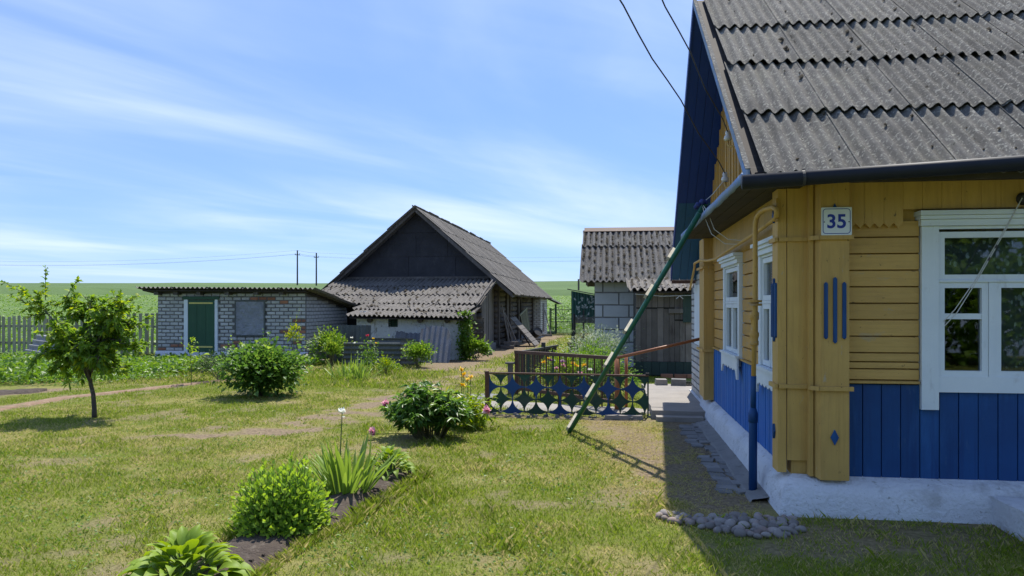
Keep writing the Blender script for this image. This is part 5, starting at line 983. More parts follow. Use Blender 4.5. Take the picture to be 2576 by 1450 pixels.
# slate sheets leaning at the picket fence
def loose_sheet(name, o, du, dv, mat, label, waves=7, pitch=0.14, length=1.1, amp=0.03, group=None, cut=None):
    du = Vector(du).normalized(); dv = Vector(dv); dv = (dv-du*dv.dot(du)).normalized(); nn = du.cross(dv)
    me = sheet_mesh(name, waves, pitch, length, amp, mat, nl=6)
    if cut:
        for v in me.vertices:
            lim = cut(v.co.x/(waves*pitch)); v.co.y = min(v.co.y, lim*length)
    ob = inst(name, me, o, Matrix((du, dv, nn)).transposed().to_euler()); return tag(ob, label, 'slate sheet', group)
loose_sheet('slate_sheet', (-16.35, 19.20, 0.12), (0.14, 0.42, 0.55), (1.1, 0.0, 0.22), 'slate_pale', 'pale corrugated slate sheet propped against the picket fence behind the tree', waves=4, pitch=0.17, length=1.15, amp=0.045)
loose_sheet('slate_sheet', (-7.16, 18.62, 0.0), (1, 0, 0), (0, 0.12, 1), 'slate_grey_green', 'upright dark corrugated sheet between the brick and whitewashed sheds', waves=8, pitch=0.13, length=0.96, amp=0.022)
loose_sheet('slate_sheet', (-6.62, 17.92, 0.0), (0, 0.1, 1), (-1, 0, 0.0), 'slate_grey_green', 'long corrugated sheet standing on edge behind the roses', waves=5, pitch=0.115, length=0.01, amp=0.02) if False else None
def horiz(x0, x1, y, z0, z1, mat, label):
    n = 50; zz = np.linspace(z0, z1, n); V = []
    for d in (0, 0.008):
        for x in (x0, (x0+x1)/2, x1):
            for i, z in enumerate(zz): V.append((x, y+0.020*math.cos((z-z0)/0.115*6.283)+d+(z-z0)*0.06, z))
    F = gridfaces(n, 3); F = np.concatenate([F[:, ::-1], F+3*n]); o = add('slate_sheet', V, F, mat, None, True); return tag(o, label, 'slate sheet')
horiz(-6.55, -5.12, 17.85, 0.0, 0.56, 'slate_grey_green', 'dark corrugated sheet standing on its long edge behind the roses')
horiz(-5.95, -4.85, 18.05, 0.02, 0.66, 'slate_grey_green', 'taller corrugated sheet on edge behind the dark sheet and the roses')
horiz(-5.10, -4.66, 17.82, 0.0, 0.60, 'slate_old', 'short pale corrugated sheet end beside the round shrub')
loose_sheet('slate_sheet', (-5.72, 19.05, 0.0), (1, 0, 0.0), (0.26, 0.62, 0.80), 'slate_loose', 'broken corrugated sheet leaning on the whitewashed wall, left of the rounded one', waves=6, pitch=0.13, length=1.02, amp=0.024, cut=lambda t: 0.95 if t < 0.3 else 0.9)
loose_sheet('slate_sheet', (-4.93, 18.75, 0.0), (1, 0.05, 0.0), (-0.05, 0.55, 0.85), 'slate_loose', 'round-topped corrugated sheet leaning on the whitewashed wall', waves=6, pitch=0.14, length=1.10, amp=0.026, cut=lambda t: 0.80+0.2*math.sqrt(max(0, 1-(2*t-0.85)**2)) if t < 0.92 else 0.6)
# ------------------------------------------------------------- vegetation helpers
def unit(a): return a/np.maximum(1e-9, np.linalg.norm(a, axis=-1, keepdims=True))
def leaves(Bp, D, L, W, v, fold=0.25, droop=0.15, widest=0.45, up=None):
    """folded leaves of four triangles: base points, directions, lengths, widths, tone"""
    n = len(Bp); D = unit(D); upv = np.tile([0, 0, 1.0], (n, 1)) if up is None else up
    s = np.cross(D, upv); bad = np.linalg.norm(s, axis=1) < 0.15; s[bad] = np.cross(D[bad], rng.normal(size=(bad.sum(), 3))); s = unit(s); nn = np.cross(s, D)
    roll = rng.normal(0, 0.5, n)[:, None]; s, nn = s*np.cos(roll)+nn*np.sin(roll), nn*np.cos(roll)-s*np.sin(roll)
    L = np.asarray(L)[:, None]; W = np.asarray(W)[:, None]; V = np.empty((n, 5, 3)); dz = np.array([[0, 0, 1.0]])
    V[:, 0] = Bp; V[:, 1] = Bp+D*L*widest-dz*L*droop*0.2; V[:, 2] = Bp+D*L*(widest-0.02)+s*W/2+nn*W*fold; V[:, 3] = Bp+D*L*(widest-0.02)-s*W/2+nn*W*fold; V[:, 4] = Bp+D*L-dz*L*droop
    b = np.arange(n)[:, None]*5; F = np.concatenate([b+np.array([[0, 1, 2]]), b+np.array([[1, 4, 2]]), b+np.array([[0, 3, 1]]), b+np.array([[1, 3, 4]])], 0)
    return V.reshape(-1, 3), F, np.repeat(v, 5)
def join(parts):
    V = []; F = []; A = []; k = 0
    for v, f, a in parts: V.append(v); F.append(f+k); A.append(a); k += len(v)
    return np.concatenate(V), np.concatenate(F), np.concatenate(A)
def crown(name, parts, mat, parent, kind=True):
    V, F, A = join(parts); o = add(name, V, F, mat, parent, False, {'v': A})
    if kind: stuff(o)
    return o
def rnd(n): return rng.random(n)
def sphere_dirs(n): return unit(rng.normal(size=(n, 3)))
def bush(name, c, rx, ry, h, n, leaf, wid, mat, label, cat, clumps=26, group=None, base=0.12, stems=9, stem_mat='twig', shape=0.55, sun=(0.1, 0.55, 1), droop=0.2, young=0.06):
    """rounded shrub: leaf clumps in an uneven crown, stems from the ground"""
    t = thing(name, (c[0], c[1], 0), label, cat, group); cc = np.array([c[0], c[1], 0.0])
    d = sphere_dirs(clumps); d[:, 2] = np.abs(d[:, 2])*1.0-0.25; rr = (shape+(1-shape)*rnd(clumps))[:, None]; K = cc+np.array([0, 0, base*h+h*0.45])+d*rr*np.array([rx, ry, h*0.55])*0.86
    K[:, 2] = np.clip(K[:, 2], base*h, h*0.97); idx = rng.integers(0, clumps, n); sp = min(rx, ry)*0.34
    P = K[idx]+rng.normal(size=(n, 3))*sp*np.array([1, 1, 0.75]); P[:, 2] = np.clip(P[:, 2], 0.03, None)
    out = unit(P-(cc+np.array([0, 0, h*0.35]))); D = out+0.55*sphere_dirs(n)+np.array([0, 0, 0.05]); top = np.clip((P[:, 2]/h), 0, 1)
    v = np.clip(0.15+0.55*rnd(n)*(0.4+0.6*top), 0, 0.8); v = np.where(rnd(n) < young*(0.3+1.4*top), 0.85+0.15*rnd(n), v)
    sz = 0.45+0.85*rnd(n); extra = [leaves(P, D, leaf*sz, wid*sz, v, droop=droop)]
    for k in range(clumps//4):   # stray shoots
        q = K[rng.integers(0, clumps)]; dd = unit((q-(cc+np.array([0, 0, h*0.2])))[None])[0]+np.array([0, 0, 0.5])+0.4*rng.normal(size=3); m = 9; tt = np.linspace(0.1, 1, m); Ps = q+dd*tt[:, None]*h*0.30; extra.append(leaves(Ps, dd+0.9*sphere_dirs(m), leaf*(0.9-0.4*tt), wid*(0.9-0.4*tt), np.clip(0.5+0.5*rnd(m), 0, 1), droop=droop))
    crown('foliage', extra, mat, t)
    b = MB()
    for k in range(stems): q = K[k % clumps]; b.tube([(c[0]+random.uniform(-0.12, 0.12)*rx*2, c[1]+random.uniform(-0.12, 0.12)*ry*2, -0.01), tuple((cc*0.5+q*0.5)+np.array([0, 0, -0.05*h])), tuple(q)], [0.010*h+0.003, 0.007*h+0.002, 0.003], 5)
    if stems: stuff(b.build('stems', stem_mat, t))
    return t
# ------------------------------------------------------------- young tree
T = thing('fruit_tree', (-6.8, 9.19, 0), 'young fruit tree with a leaning trunk and lush green leaves', 'tree')
tb = Vector((-6.8, 9.19, 0)); trunk = [(-6.80, 9.19, -0.03), (-6.80, 9.19, 0.10), (-6.815, 9.19, 0.30), (-6.855, 9.19, 0.45), (-6.865, 9.19, 0.62), (-6.85, 9.19, 0.80), (-6.84, 9.2, 0.95)]
MB().tube(trunk, [0.036, 0.031, 0.028, 0.027, 0.027, 0.025, 0.02], 10).build('trunk', 'bark', T, True)
tips = []; b = MB(); segs = []
ends = [(-7.60, 9.1, 1.55), (-7.45, 9.5, 1.10), (-7.40, 8.9, 0.85), (-7.05, 8.7, 1.25), (-7.05, 9.3, 1.62), (-6.70, 9.6, 1.50), (-6.50, 9.0, 1.45), (-6.25, 9.3, 1.22), (-6.20, 9.2, 0.92), (-6.45, 8.8, 0.80), (-6.75, 8.75, 0.95), (-6.95, 9.65, 0.95), (-7.25, 9.2, 0.68), (-6.55, 9.35, 0.62), (-7.30, 9.3, 1.62), (-6.30, 9.1, 1.50)]
for e in ends:
    s0 = Vector(trunk[random.choice((3, 4, 4, 5, 5, 6)) if e[2] > 0.8 else 4]); e = Vector(e); m1 = s0.lerp(e, 0.35)+Vector((0, 0, 0.10)); m2 = s0.lerp(e, 0.7)+Vector((random.uniform(-.05, .05), random.uniform(-.05, .05), 0.08))
    b.tube([s0, m1, m2, e], [0.016, 0.011, 0.007, 0.003], 6)
    for k in range(22):
        t_ = random.uniform(0.22, 1.0); p = (m1.lerp(m2, (t_-0.28)/0.42) if t_ < 0.7 else m2.lerp(e, (t_-0.7)/0.3)); d = Vector((random.gauss(0, 1), random.gauss(0, 1), random.gauss(0.15, 0.8))).normalized(); L_ = random.uniform(0.12, 0.30); segs.append((p, p+d*L_))
for (p, q) in (((-7.48, 9.15, 1.55), (-7.52, 9.2, 1.99)), ((-7.55, 9.15, 1.50), (-8.15, 9.2, 1.80)), ((-6.55, 9.1, 1.40), (-6.42, 9.2, 1.66)), ((-7.6, 9.1, 1.45), (-7.95, 9.1, 1.62)), ((-6.3, 9.2, 1.15), (-6.02, 9.2, 1.34)), ((-6.25, 9.2, 0.95), (-5.98, 9.1, 1.0))): segs.append((Vector(p), Vector(q)))
for p, q in segs: b.tube([p, (p+q)/2+Vector((0, 0, 0.01)), q], [0.005, 0.004, 0.002], 4, False)
stuff(b.build('branches', 'bark', T))
P = []; D = []
for p, q in segs:
    L_ = (q-p).length; n_ = int(9+L_*50)
    for k in range(n_):
        t_ = random.uniform(0.05, 1.0); d = (q-p).normalized()+Vector((random.gauss(0, 0.8), random.gauss(0, 0.8), random.gauss(-0.1, 0.5))); P.append(p.lerp(q, t_)); D.append(d)
P = np.array([tuple(p) for p in P]); D = np.array([tuple(d) for d in D]); n = len(P); v = np.clip(0.1+0.65*rnd(n), 0, 0.8); v = np.where(rnd(n) < 0.12+0.15*np.clip((P[:, 2]-1.2)*2, 0, 1), 0.85+0.15*rnd(n), v)
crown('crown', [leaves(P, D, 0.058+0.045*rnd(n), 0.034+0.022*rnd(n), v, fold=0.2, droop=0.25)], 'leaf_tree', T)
# ------------------------------------------------------------- shrubs
bush('currant_bush', (-5.65, 11.65), 0.50, 0.50, 0.84, 5600, 0.080, 0.072, 'leaf_currant', 'large round currant bush before the brick shed', 'bush', clumps=70, base=0.02, shape=0.35)
bush('yew_shrub', (-7.56, 13.8), 0.42, 0.34, 0.52, 2200, 0.055, 0.012, 'leaf_dark', 'small dark feathery shrub left of the round currant bush', 'bush', clumps=20)
bush('yellow_shrub', (-7.25, 16.6), 0.17, 0.17, 0.98, 300, 0.065, 0.035, 'leaf_bright', 'thin yellow-tipped shrub at the corner of the brick shed', 'shrub', clumps=14, base=0.3, young=0.35, stems=7)
bush('leafy_shrub', (-7.0, 18.2), 0.40, 0.35, 0.80, 1500, 0.10, 0.045, 'leaf_weed', 'pale leafy shrub before the upright dark sheet', 'shrub', clumps=20, young=0.15)
bush('fern', (-6.60, 17.2), 0.17, 0.17, 0.62, 700, 0.12, 0.030, 'leaf_weed', 'bright yellow-green fern beside the edge-standing sheet', 'fern', clumps=16, young=0.25)
bush('round_shrub', (-4.52, 17.35), 0.30, 0.28, 0.55, 1500, 0.070, 0.050, 'leaf_weed', 'round leafy shrub before the whitewashed shed', 'shrub', clumps=22, young=0.12)
bush('dwarf_shrub', (-4.80, 15.6), 0.22, 0.20, 0.34, 900, 0.042, 0.026, 'leaf_bright', 'low bright green dwarf shrub beside the roses', 'shrub', clumps=16, base=0.05, young=0.1)
bush('silvery_bush', (-0.28, 15.6), 0.56, 0.60, 0.95, 5200, 0.075, 0.016, 'leaf_silver', 'silvery narrow-leaved bush inside the railed flower bed', 'bush', clumps=34, base=0.05, young=0.25)
bush('lime_bush', (-0.98, 14.6), 0.28, 0.30, 0.56, 1500, 0.075, 0.022, 'leaf_bright', 'lime green bush inside the railed flower bed', 'bush', clumps=18, base=0.05)
bush('bed_greenery', (-0.80, 12.95), 0.62, 0.32, 0.58, 2600, 0.10, 0.030, 'leaf_bright', 'yellow-green leaves of the railed flower bed behind the pickets', 'plant', clumps=26, base=0.02)
bush('bed_shrub', (-0.10, 12.3), 0.40, 0.34, 0.66, 2300, 0.065, 0.030, 'leaf_currant', 'dark leafy shrub behind the railing near the orange post', 'shrub', clumps=22, base=0.02)
bush('bed_perennials', (-0.45, 14.0), 0.55, 0.55, 0.72, 2600, 0.07, 0.025, 'leaf_weed', 'mixed green perennials in the middle of the railed bed', 'plant', clumps=26, base=0.02)
bush('vine_foot', (-3.62, 19.75), 0.34, 0.25, 0.55, 1300, 0.085, 0.060, 'leaf_weed', 'leafy plant at the foot of the climbing vine', 'plant', clumps=20)
bush('bed_edge_weed', (-4.95, 16.4), 0.30, 0.12, 0.12, 400, 0.07, 0.03, 'leaf_weed', 'low weeds below the dwarf shrub and roses', 'plant', clumps=10, stems=0)
# climbing vine on the right corner of the whitewashed shed
vn = thing('climbing_vine', (-3.9, 19.85, 0), 'climbing vine on a stake at the corner of the whitewashed shed', 'vine'); n = 900; P = np.stack([-3.88+rng.normal(0, 0.09, n), 19.80+rng.normal(0, 0.06, n), 1.30*rnd(n)**0.9], -1)
crown('foliage', [leaves(P, sphere_dirs(n)+np.array([0, -0.4, -0.1]), 0.06+0.05*rnd(n), 0.05+0.04*rnd(n), np.where(rnd(n) < 0.18, 0.9, 0.7*rnd(n)), droop=0.3)], 'leaf_weed', vn); MB().tube([(-3.88, 19.86, 0), (-3.88, 19.84, 1.25)], 0.014, 6).build('stake', 'old_wood', vn)
# weed patch before the shed, taller plants behind the fence
def weeds(name, n, fx, hmax, ll, ww, mat, label, cat):
    x, y = fx(n); n = len(x); h = hmax*(0.3+0.9*fbm(x*1.6, y*1.6, 3))*(0.25+0.75*rnd(n)); P = np.stack([x, y, tz(x, y)+h*0.9], -1); D = sphere_dirs(n)*np.array([1, 1, 0.5])+np.array([0, 0, 0.25]); v = np.clip(0.05+0.75*rnd(n)*np.clip(h/hmax*1.3, 0.2, 1), 0, 0.8); v = np.where(rnd(n) < 0.08, 0.9, v)
    o = crown(name, [leaves(P, D, ll*(0.6+0.7*rnd(n)), ww*(0.6+0.7*rnd(n)), v)], mat, None); return tag(o, label, cat)
def patchA(n):
    x = -17+10*rnd(n); y = 12.6+5.6*rnd(n); lo = np.interp(x, [-17, -11, -9.5, -8.2, -7.3], [11.5, 12.6, 14.3, 16.2, 17.4]); k = (y > lo-0.4*fbm(x*3, y*0)); return x[k], y[k]
weeds('vegetable_patch', 17000, patchA, 0.29, 0.12, 0.070, 'leaf_weed', 'dense patch of leafy vegetables and weeds before the brick shed', 'plants')
def patchA2(n):
    x = -11.8+3.6*rnd(n); y = 10.9+3.4*rnd(n); lo = np.interp(x, [-11.8, -9.6, -8.2], [12.2, 12.6, 14.4]); k = (y > lo) & (y < lo+1.6); return x[k], y[k]
weeds('low_weeds', 3500, patchA2, 0.16, 0.08, 0.04, 'leaf_weed', 'low weeds along the edge of the vegetable patch by the tree', 'plants')
def patchB(n):
    d = 27*(115/27)**rnd(n); a = np.radians(-52+62*rnd(n)); x, y = d*np.sin(a), d*np.cos(a); k = ((y > 42.4) | ((x < -13) & (y > 21.3))); return x[k], y[k]
weeds('crop_plants', 46000, patchB, 0.30, 0.22, 0.10, 'leaf_weed', 'light green crop covering the near field behind the fence', 'crop')
# thin sapling with stake
sp_ = thing('sapling', (-7.74, 13.1, 0), 'thin bare-stemmed sapling in front of the green shed door', 'sapling'); MB().tube([(-7.74, 13.1, 0), (-7.745, 13.12, 0.35), (-7.80, 13.15, 0.60), (-7.76, 13.2, 0.78)], [0.007, 0.006, 0.004, 0.003], 5).build('stem', 'twig', sp_)
n = 90; tt = 0.35+0.5*rnd(n); P = np.stack([-7.77+rng.normal(0, 0.06, n), 13.15+rng.normal(0, 0.05, n), tt], -1); crown('foliage', [leaves(P, sphere_dirs(n)+np.array([0, 0, 0.3]), 0.05+0.03*rnd(n), 0.03+0.01*rnd(n), 0.4+0.6*rnd(n))], 'leaf_tree', sp_)
# ------------------------------------------------------------- sword-leaved clumps
def blade_mesh(name, L, w, bend, mat, fold=0.25):
    n = 7; V = []; A = []; t = np.linspace(0, 1, n)
    for i in range(n):
        wd = w*(0.75+0.5*math.sin(t[i]*2.2))*(1-t[i]**3) if i < n-1 else 0; z = L*t[i]*(1-0.25*bend*t[i]); y = L*bend*0.6*t[i]**2
        V += [(-wd/2, y+wd*fold, z), (0, y, z), (wd/2, y+wd*fold, z)]; A += [0.25+0.45*t[i]]*3
    F = [f for i in range(n-1) for f in ((i*3, i*3+1, i*3+4, i*3+3), (i*3+1, i*3+2, i*3+5, i*3+4))]
    return fast_mesh(name, V, F, mat, True, {'v': A})
IB = [blade_mesh('blade', 1.0, 0.085, b_, 'leaf_iris') for b_ in (0.05, 0.15, 0.3, 0.5)]
def sword_clump(name, c, n, L, spread, label, cat, group=None, wide=1.0, lean=0.42):
    t = thing(name, (c[0], c[1], 0), label, cat, group)
    for k in range(n):
        a = random.random()*6.283; r = spread*math.sqrt(random.random()); ll = L*random.uniform(0.55, 1.05)
        inst('blade', random.choice(IB), (c[0]+r*math.cos(a), c[1]+r*math.sin(a)*0.8, 0.0), Euler((-random.uniform(0.02, lean)*(0.4+r/spread), 0, a-math.pi/2+random.uniform(-0.5, 0.5)), 'XYZ'), (ll*wide*random.uniform(0.8, 1.1), ll, ll), t)
    return t
def flower(parent, c, r, mat, n=26, name='flower', flat=0.5, up=0.5):
    cp = np.tile(np.array(c, float), (n, 1)); D = sphere_dirs(n)*np.array([1, 1, flat])+np.array([0, 0, up]); return crown(name, [leaves(cp-unit(D)*r*0.1, D, r*(0.7+0.5*rnd(n)), r*(0.5+0.35*rnd(n)), rnd(n), fold=-0.15, droop=-0.1, widest=0.6)], mat, parent, False)
ir = sword_clump('iris_clump', (-2.04, 5.65), 74, 0.52, 0.15, 'tall iris clump with one white bloom between sedum and hosta', 'iris', wide=0.85, lean=0.62)
MB().tube([(-2.10, 5.65, 0.0), (-2.10, 5.66, 0.35), (-2.085, 5.66, 0.66)], [0.006, 0.005, 0.004], 6).build('stalk', 'stem_green', ir); flower(ir, (-2.088, 5.66, 0.655), 0.045, 'petal_white', 12)
flower(ir, (-2.06, 5.67, 0.55), 0.018, 'leaf_iris', 8, 'bud'); flower(ir, (-2.07, 5.65, 0.62), 0.016, 'petal_white', 8, 'bud')
ip = sword_clump('iris_tuft', (-1.62, 9.15), 22, 0.38, 0.10, 'small iris tuft beside the peony near the fence post', 'iris')
iy = sword_clump('yellow_iris', (-1.88, 9.75), 10, 0.36, 0.12, 'yellow blooming irises beside the star fence post', 'iris')
for (x, y, h) in ((-1.95, 9.8, 0.56), (-1.90, 9.85, 0.50), (-1.84, 9.75, 0.55), (-1.93, 9.7, 0.44), (-1.96, 9.75, 0.64)):
    MB().tube([(x, y, 0), (x, y, h)], 0.005, 5).build('stalk', 'stem_green', iy); flower(iy, (x, y, h), 0.052, 'petal_yellow', 14, flat=0.9, up=0.1)
ib = sword_clump('iris_row', (-5.25, 14.5), 40, 0.52, 0.26, 'wide iris clump before the edge-standing sheets', 'iris', wide=0.7, lean=0.6)
sword_clump('iris_row', (-4.92, 14.45), 26, 0.48, 0.18, 'iris clump with yellowing leaves right of the wide one', 'iris', wide=0.7, lean=0.7)
# roses
rs_ = thing('rose_bush', (-5.35, 16.3, 0), 'leggy rose bush with red and cream blooms before the sheets', 'rose')
b = MB()
for (x, y, h) in ((-5.42, 16.3, 0.78), (-5.30, 16.35, 0.72), (-5.22, 16.3, 0.62), (-5.75, 16.2, 0.74), (-5.70, 16.25, 0.62)): b.tube([(x+0.02, y, 0), (x-0.01, y, h*0.6), (x, y, h)], 0.006, 5); flower(rs_, (x, y, h), 0.050 if x == -5.42 else 0.04, 'petal_rose' if x == -5.42 else 'petal_white' if x < -5.5 else 'petal_yellow', 16)
stuff(b.build('canes', 'twig', rs_)); n = 420; P = np.array([-5.38, 16.3, 0.3])+rng.normal(size=(n, 3))*np.array([0.13, 0.1, 0.17]); P[:, 2] = np.abs(P[:, 2]); crown('foliage', [leaves(P, sphere_dirs(n), 0.05+0.02*rnd(n), 0.032+0.01*rnd(n), rnd(n)*0.85)], 'leaf_weed', rs_)
# ------------------------------------------------------------- hostas
def hosta_mesh(name, bend, w):
    nu, nv = 9, 5; V = []; A = []
    for i in range(nu):
        t = i/(nu-1); wd = w*math.sin(math.pi*min(1, t*0.98+0.02)**0.72)*(1-0.15*t) if 0 < i < nu-1 else (0.012 if i == 0 else 0.0); y = t*(1-0.25*bend*t); z = 0.30*math.sin(t*1.7)-bend*0.65*t*t
        for j in range(nv):
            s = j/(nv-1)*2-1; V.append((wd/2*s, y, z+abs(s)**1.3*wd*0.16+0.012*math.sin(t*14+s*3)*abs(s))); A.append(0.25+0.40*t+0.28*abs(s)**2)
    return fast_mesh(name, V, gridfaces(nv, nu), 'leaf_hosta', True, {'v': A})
HM = [hosta_mesh('leaf', b_, w_) for b_, w_ in ((0.25, 0.52), (0.45, 0.58), (0.7, 0.55), (0.95, 0.5))]
def hosta(c, n, r, h, label):
    t = thing('hosta', (c[0], c[1], 0), label, 'hosta'); b = MB()
    for k in range(n):
        u = (k+0.5)/n; a = k*2.39996+random.uniform(-0.25, 0.25); el = 1.25*(1-u**0.75)+random.uniform(-0.08, 0.12); L = r*(0.40+0.20*u)*random.uniform(0.8, 1.15); rad = r*(0.10+0.62*u**0.8); z = h*(0.80-0.58*u)+random.uniform(-0.02, 0.02)
        p = (c[0]+rad*math.cos(a), c[1]+rad*math.sin(a), max(0.03, z)); inst('leaf', HM[min(3, int(u*3.2+random.random()))], p, Euler((el*0.62-0.10, random.uniform(-0.35, 0.35), a-math.pi/2), 'XYZ'), (L*random.uniform(0.9, 1.15), L, L), t)
        if k % 2: b.tube([(c[0]+0.03*math.cos(a), c[1]+0.03*math.sin(a), 0), ((c[0]+p[0])/2, (c[1]+p[1])/2, p[2]*0.8), p], [0.006, 0.005, 0.004], 5)
    stuff(b.build('stalks', 'stem_green', t)); return t
hosta((-2.20, 3.66), 105, 0.32, 0.28, 'large yellow-green hosta at the near end of the soil bed'); hosta((-1.88, 6.22), 60, 0.23, 0.30, 'smaller hosta at the far end of the soil bed behind the iris')
# ------------------------------------------------------------- sedum mound
sd = thing('sedum', (-2.15, 4.72, 0), 'dense rounded sedum mound with pale green rosettes in the bed', 'sedum'); parts = []; b = MB(); c = np.array([-2.155, 4.74, 0.02])
ns = 210
for k in range(ns):
    u = (k+0.5)/ns; el = math.asin(1-u*1.02) if u < 0.98 else 0.0; a = k*2.39996; d = np.array([math.cos(a)*math.cos(el), math.sin(a)*math.cos(el), math.sin(el)+0.02]); Rr = 0.95+random.uniform(-0.16, 0.08); tip = c+d*np.array([0.335, 0.335, 0.455])*Rr; tip[2] = max(tip[2], 0.06); base = c+np.array([math.cos(a)*0.10*(1-0.3*u), math.sin(a)*0.10, 0.0])
    ax_ = unit((tip-base)[None])[0]; m = 14; tt = np.linspace(0.30, 1.0, m); Pp = base+(tip-base)*tt[:, None]; ang = np.arange(m)*1.57+k
    e1 = np.cross(ax_, [0.3, 0.2, 1]); e1 /= np.linalg.norm(e1); e2 = np.cross(ax_, e1); side = np.cos(ang)[:, None]*e1+np.sin(ang)[:, None]*e2
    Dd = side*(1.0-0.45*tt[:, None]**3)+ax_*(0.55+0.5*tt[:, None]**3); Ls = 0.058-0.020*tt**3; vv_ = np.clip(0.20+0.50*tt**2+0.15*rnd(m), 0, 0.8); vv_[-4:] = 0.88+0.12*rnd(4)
    parts.append(leaves(Pp, Dd, Ls, Ls*0.62, vv_, fold=0.18, droop=-0.05, widest=0.58, up=np.tile(ax_, (m, 1))))
    b.tube([tuple(base), tuple(tip)], 0.003, 4, False)
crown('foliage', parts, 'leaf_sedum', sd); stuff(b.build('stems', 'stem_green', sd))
# ------------------------------------------------------------- peony
pe = thing('peony_bush', (-2.05, 8.25, 0), 'dark glossy peony bush with three pink blooms on the lawn', 'peony'); parts = []; b = MB()
for k in range(95):
    a = random.random()*6.283; ru = math.sqrt(random.random()); base = Vector((-2.02+0.16*ru*math.cos(a), 8.22+0.12*ru*math.sin(a), 0)); tip = Vector((-2.05+0.46*ru*math.cos(a), 8.25+0.40*ru*math.sin(a), (0.62-0.34*ru*ru)*random.uniform(0.72, 1.05))); mid = base.lerp(tip, 0.55)+Vector((0, 0, 0.06)); b.tube([base, mid, tip], [0.006, 0.005, 0.003], 5)
    for j in range(7):
        t_ = 0.38+0.62*(j/6); o_ = base.lerp(mid, t_/0.55) if t_ < 0.55 else mid.lerp(tip, (t_-0.55)/0.45); aa = random.random()*6.283; dd = np.array([math.cos(aa), math.sin(aa), random.uniform(-0.1, 0.5)]); m = 6
        D_ = dd+rng.normal(size=(m, 3))*np.array([0.6, 0.6, 0.3]); parts.append(leaves(np.array(tuple(o_))+dd*0.03*rnd(m)[:, None]*2, D_, 0.085+0.05*rnd(m), 0.026+0.012*rnd(m), np.clip(0.75*rnd(m)*(0.3+t_), 0, 0.8) if random.random() > 0.08 else 0.9+0.1*rnd(m), fold=0.15, droop=0.3))
crown('foliage', parts, 'leaf_peony', pe); stuff(b.build('stems', 'twig', pe))
for (x, y, z) in ((-2.53, 8.25, 0.37), (-2.62, 8.05, 0.085), (-1.40, 8.4, 0.30)): flower(pe, (x, y, z), 0.062, 'petal_pink', 46, flat=0.9, up=0.15); MB().tube([(x, y, z-0.02), ((x-2.05)/2+0.0, (y+8.25)/2, max(0.05, z*0.7)), (-2.05, 8.25, 0.05)], 0.005, 5).build('flower_stalk', 'stem_green', pe)
pe2 = thing('small_peony', (-1.72, 8.9, 0), 'small bright peony plant between peony bush and fence', 'peony'); n = 520; P = np.array([-1.74, 8.95, 0.19])+rng.normal(size=(n, 3))*np.array([0.14, 0.11, 0.10]); P[:, 2] = np.clip(P[:, 2], 0.02, 0.5); crown('foliage', [leaves(P, sphere_dirs(n)+np.array([0, 0, 0.35]), 0.09+0.05*rnd(n), 0.026+0.01*rnd(n), 0.2+0.75*rnd(n))], 'leaf_bright', pe2)
b = MB()
for k in range(16): a = random.random()*6.283; b.tube([(-1.74, 8.95, 0), (-1.74+0.14*math.cos(a), 8.95+0.1*math.sin(a), 0.25)], 0.004, 4)
stuff(b.build('stems', 'stem_green', pe2))
# flowers of the railed bed
fl = thing('bed_flowers', (-0.75, 12.3, 0), 'pink, purple and yellow blooms behind the brown railing', 'flowers', None)
b = MB()
for k, (x, y, z) in enumerate([(-1.03, 12.3, 0.60), (-0.98, 12.3, 0.57), (-0.80, 12.2, 0.56), (-0.78, 12.25, 0.49), (-0.62, 12.1, 0.54), (-0.56, 12.1, 0.50), (-0.44, 12.0, 0.52), (-1.12, 12.4, 0.53), (-0.9, 12.25, 0.45), (-0.35, 11.9, 0.46), (-0.50, 12.0, 0.40), (-0.30, 11.8, 0.36)]):
    flower(fl, (x, y, z), 0.055, ['petal_yellow', 'petal_purple', 'petal_purple', 'petal_pink', 'petal_yellow', 'petal_yellow', 'petal_yellow', 'petal_yellow', 'petal_pink', 'petal_white', 'petal_pink', 'petal_white'][k], 20); b.tube([(x, y, 0), (x, y, z)], 0.005, 4)
stuff(b.build('stalks', 'stem_green', fl))
# ------------------------------------------------------------- stones, slab, pavers
def stone_mesh(name, mat, seed, sub=2, squash=0.65):
    import bmesh
    bm = bmesh.new(); bmesh.ops.create_icosphere(bm, subdivisions=sub, radius=1); r_ = np.random.default_rng(seed); k = r_.normal(size=(5, 3)); ph = r_.random(5)*6
    for v in bm.verts:
        s = 1+0.10*sum(math.sin(1.6*float(np.dot(k[i], v.co))+ph[i]) for i in range(5))/2; v.co = Vector((v.co.x*s, v.co.y*s*0.8, v.co.z*s*squash))
    me = bpy.data.meshes.new(name); bm.to_mesh(me); bm.free(); me.polygons.foreach_set('use_smooth', np.ones(len(me.polygons), dtype=bool)); me.materials.append(M[mat]); return me
SM = [stone_mesh('stone', 'cobble', s) for s in range(7)]
CE = thing('cobble_edging', (0.9, 5.3, 0), 'heap of rounded cobblestones at the house corner', 'cobblestones')
placed = []
def cob(x, y, s, z=0):
    for (a, c_, r_) in placed:
        if math.hypot(x-a, y-c_) < (s+r_)*0.78: return False
    placed.append((x, y, s)); inst('stone', random.choice(SM), (x, y, s*0.35+z), (random.uniform(-.3, .3), random.uniform(-.3, .3), random.random()*6.28), (s*random.uniform(0.9, 1.2), s, s*random.uniform(0.85, 1.1)), CE); return True
tries = 0
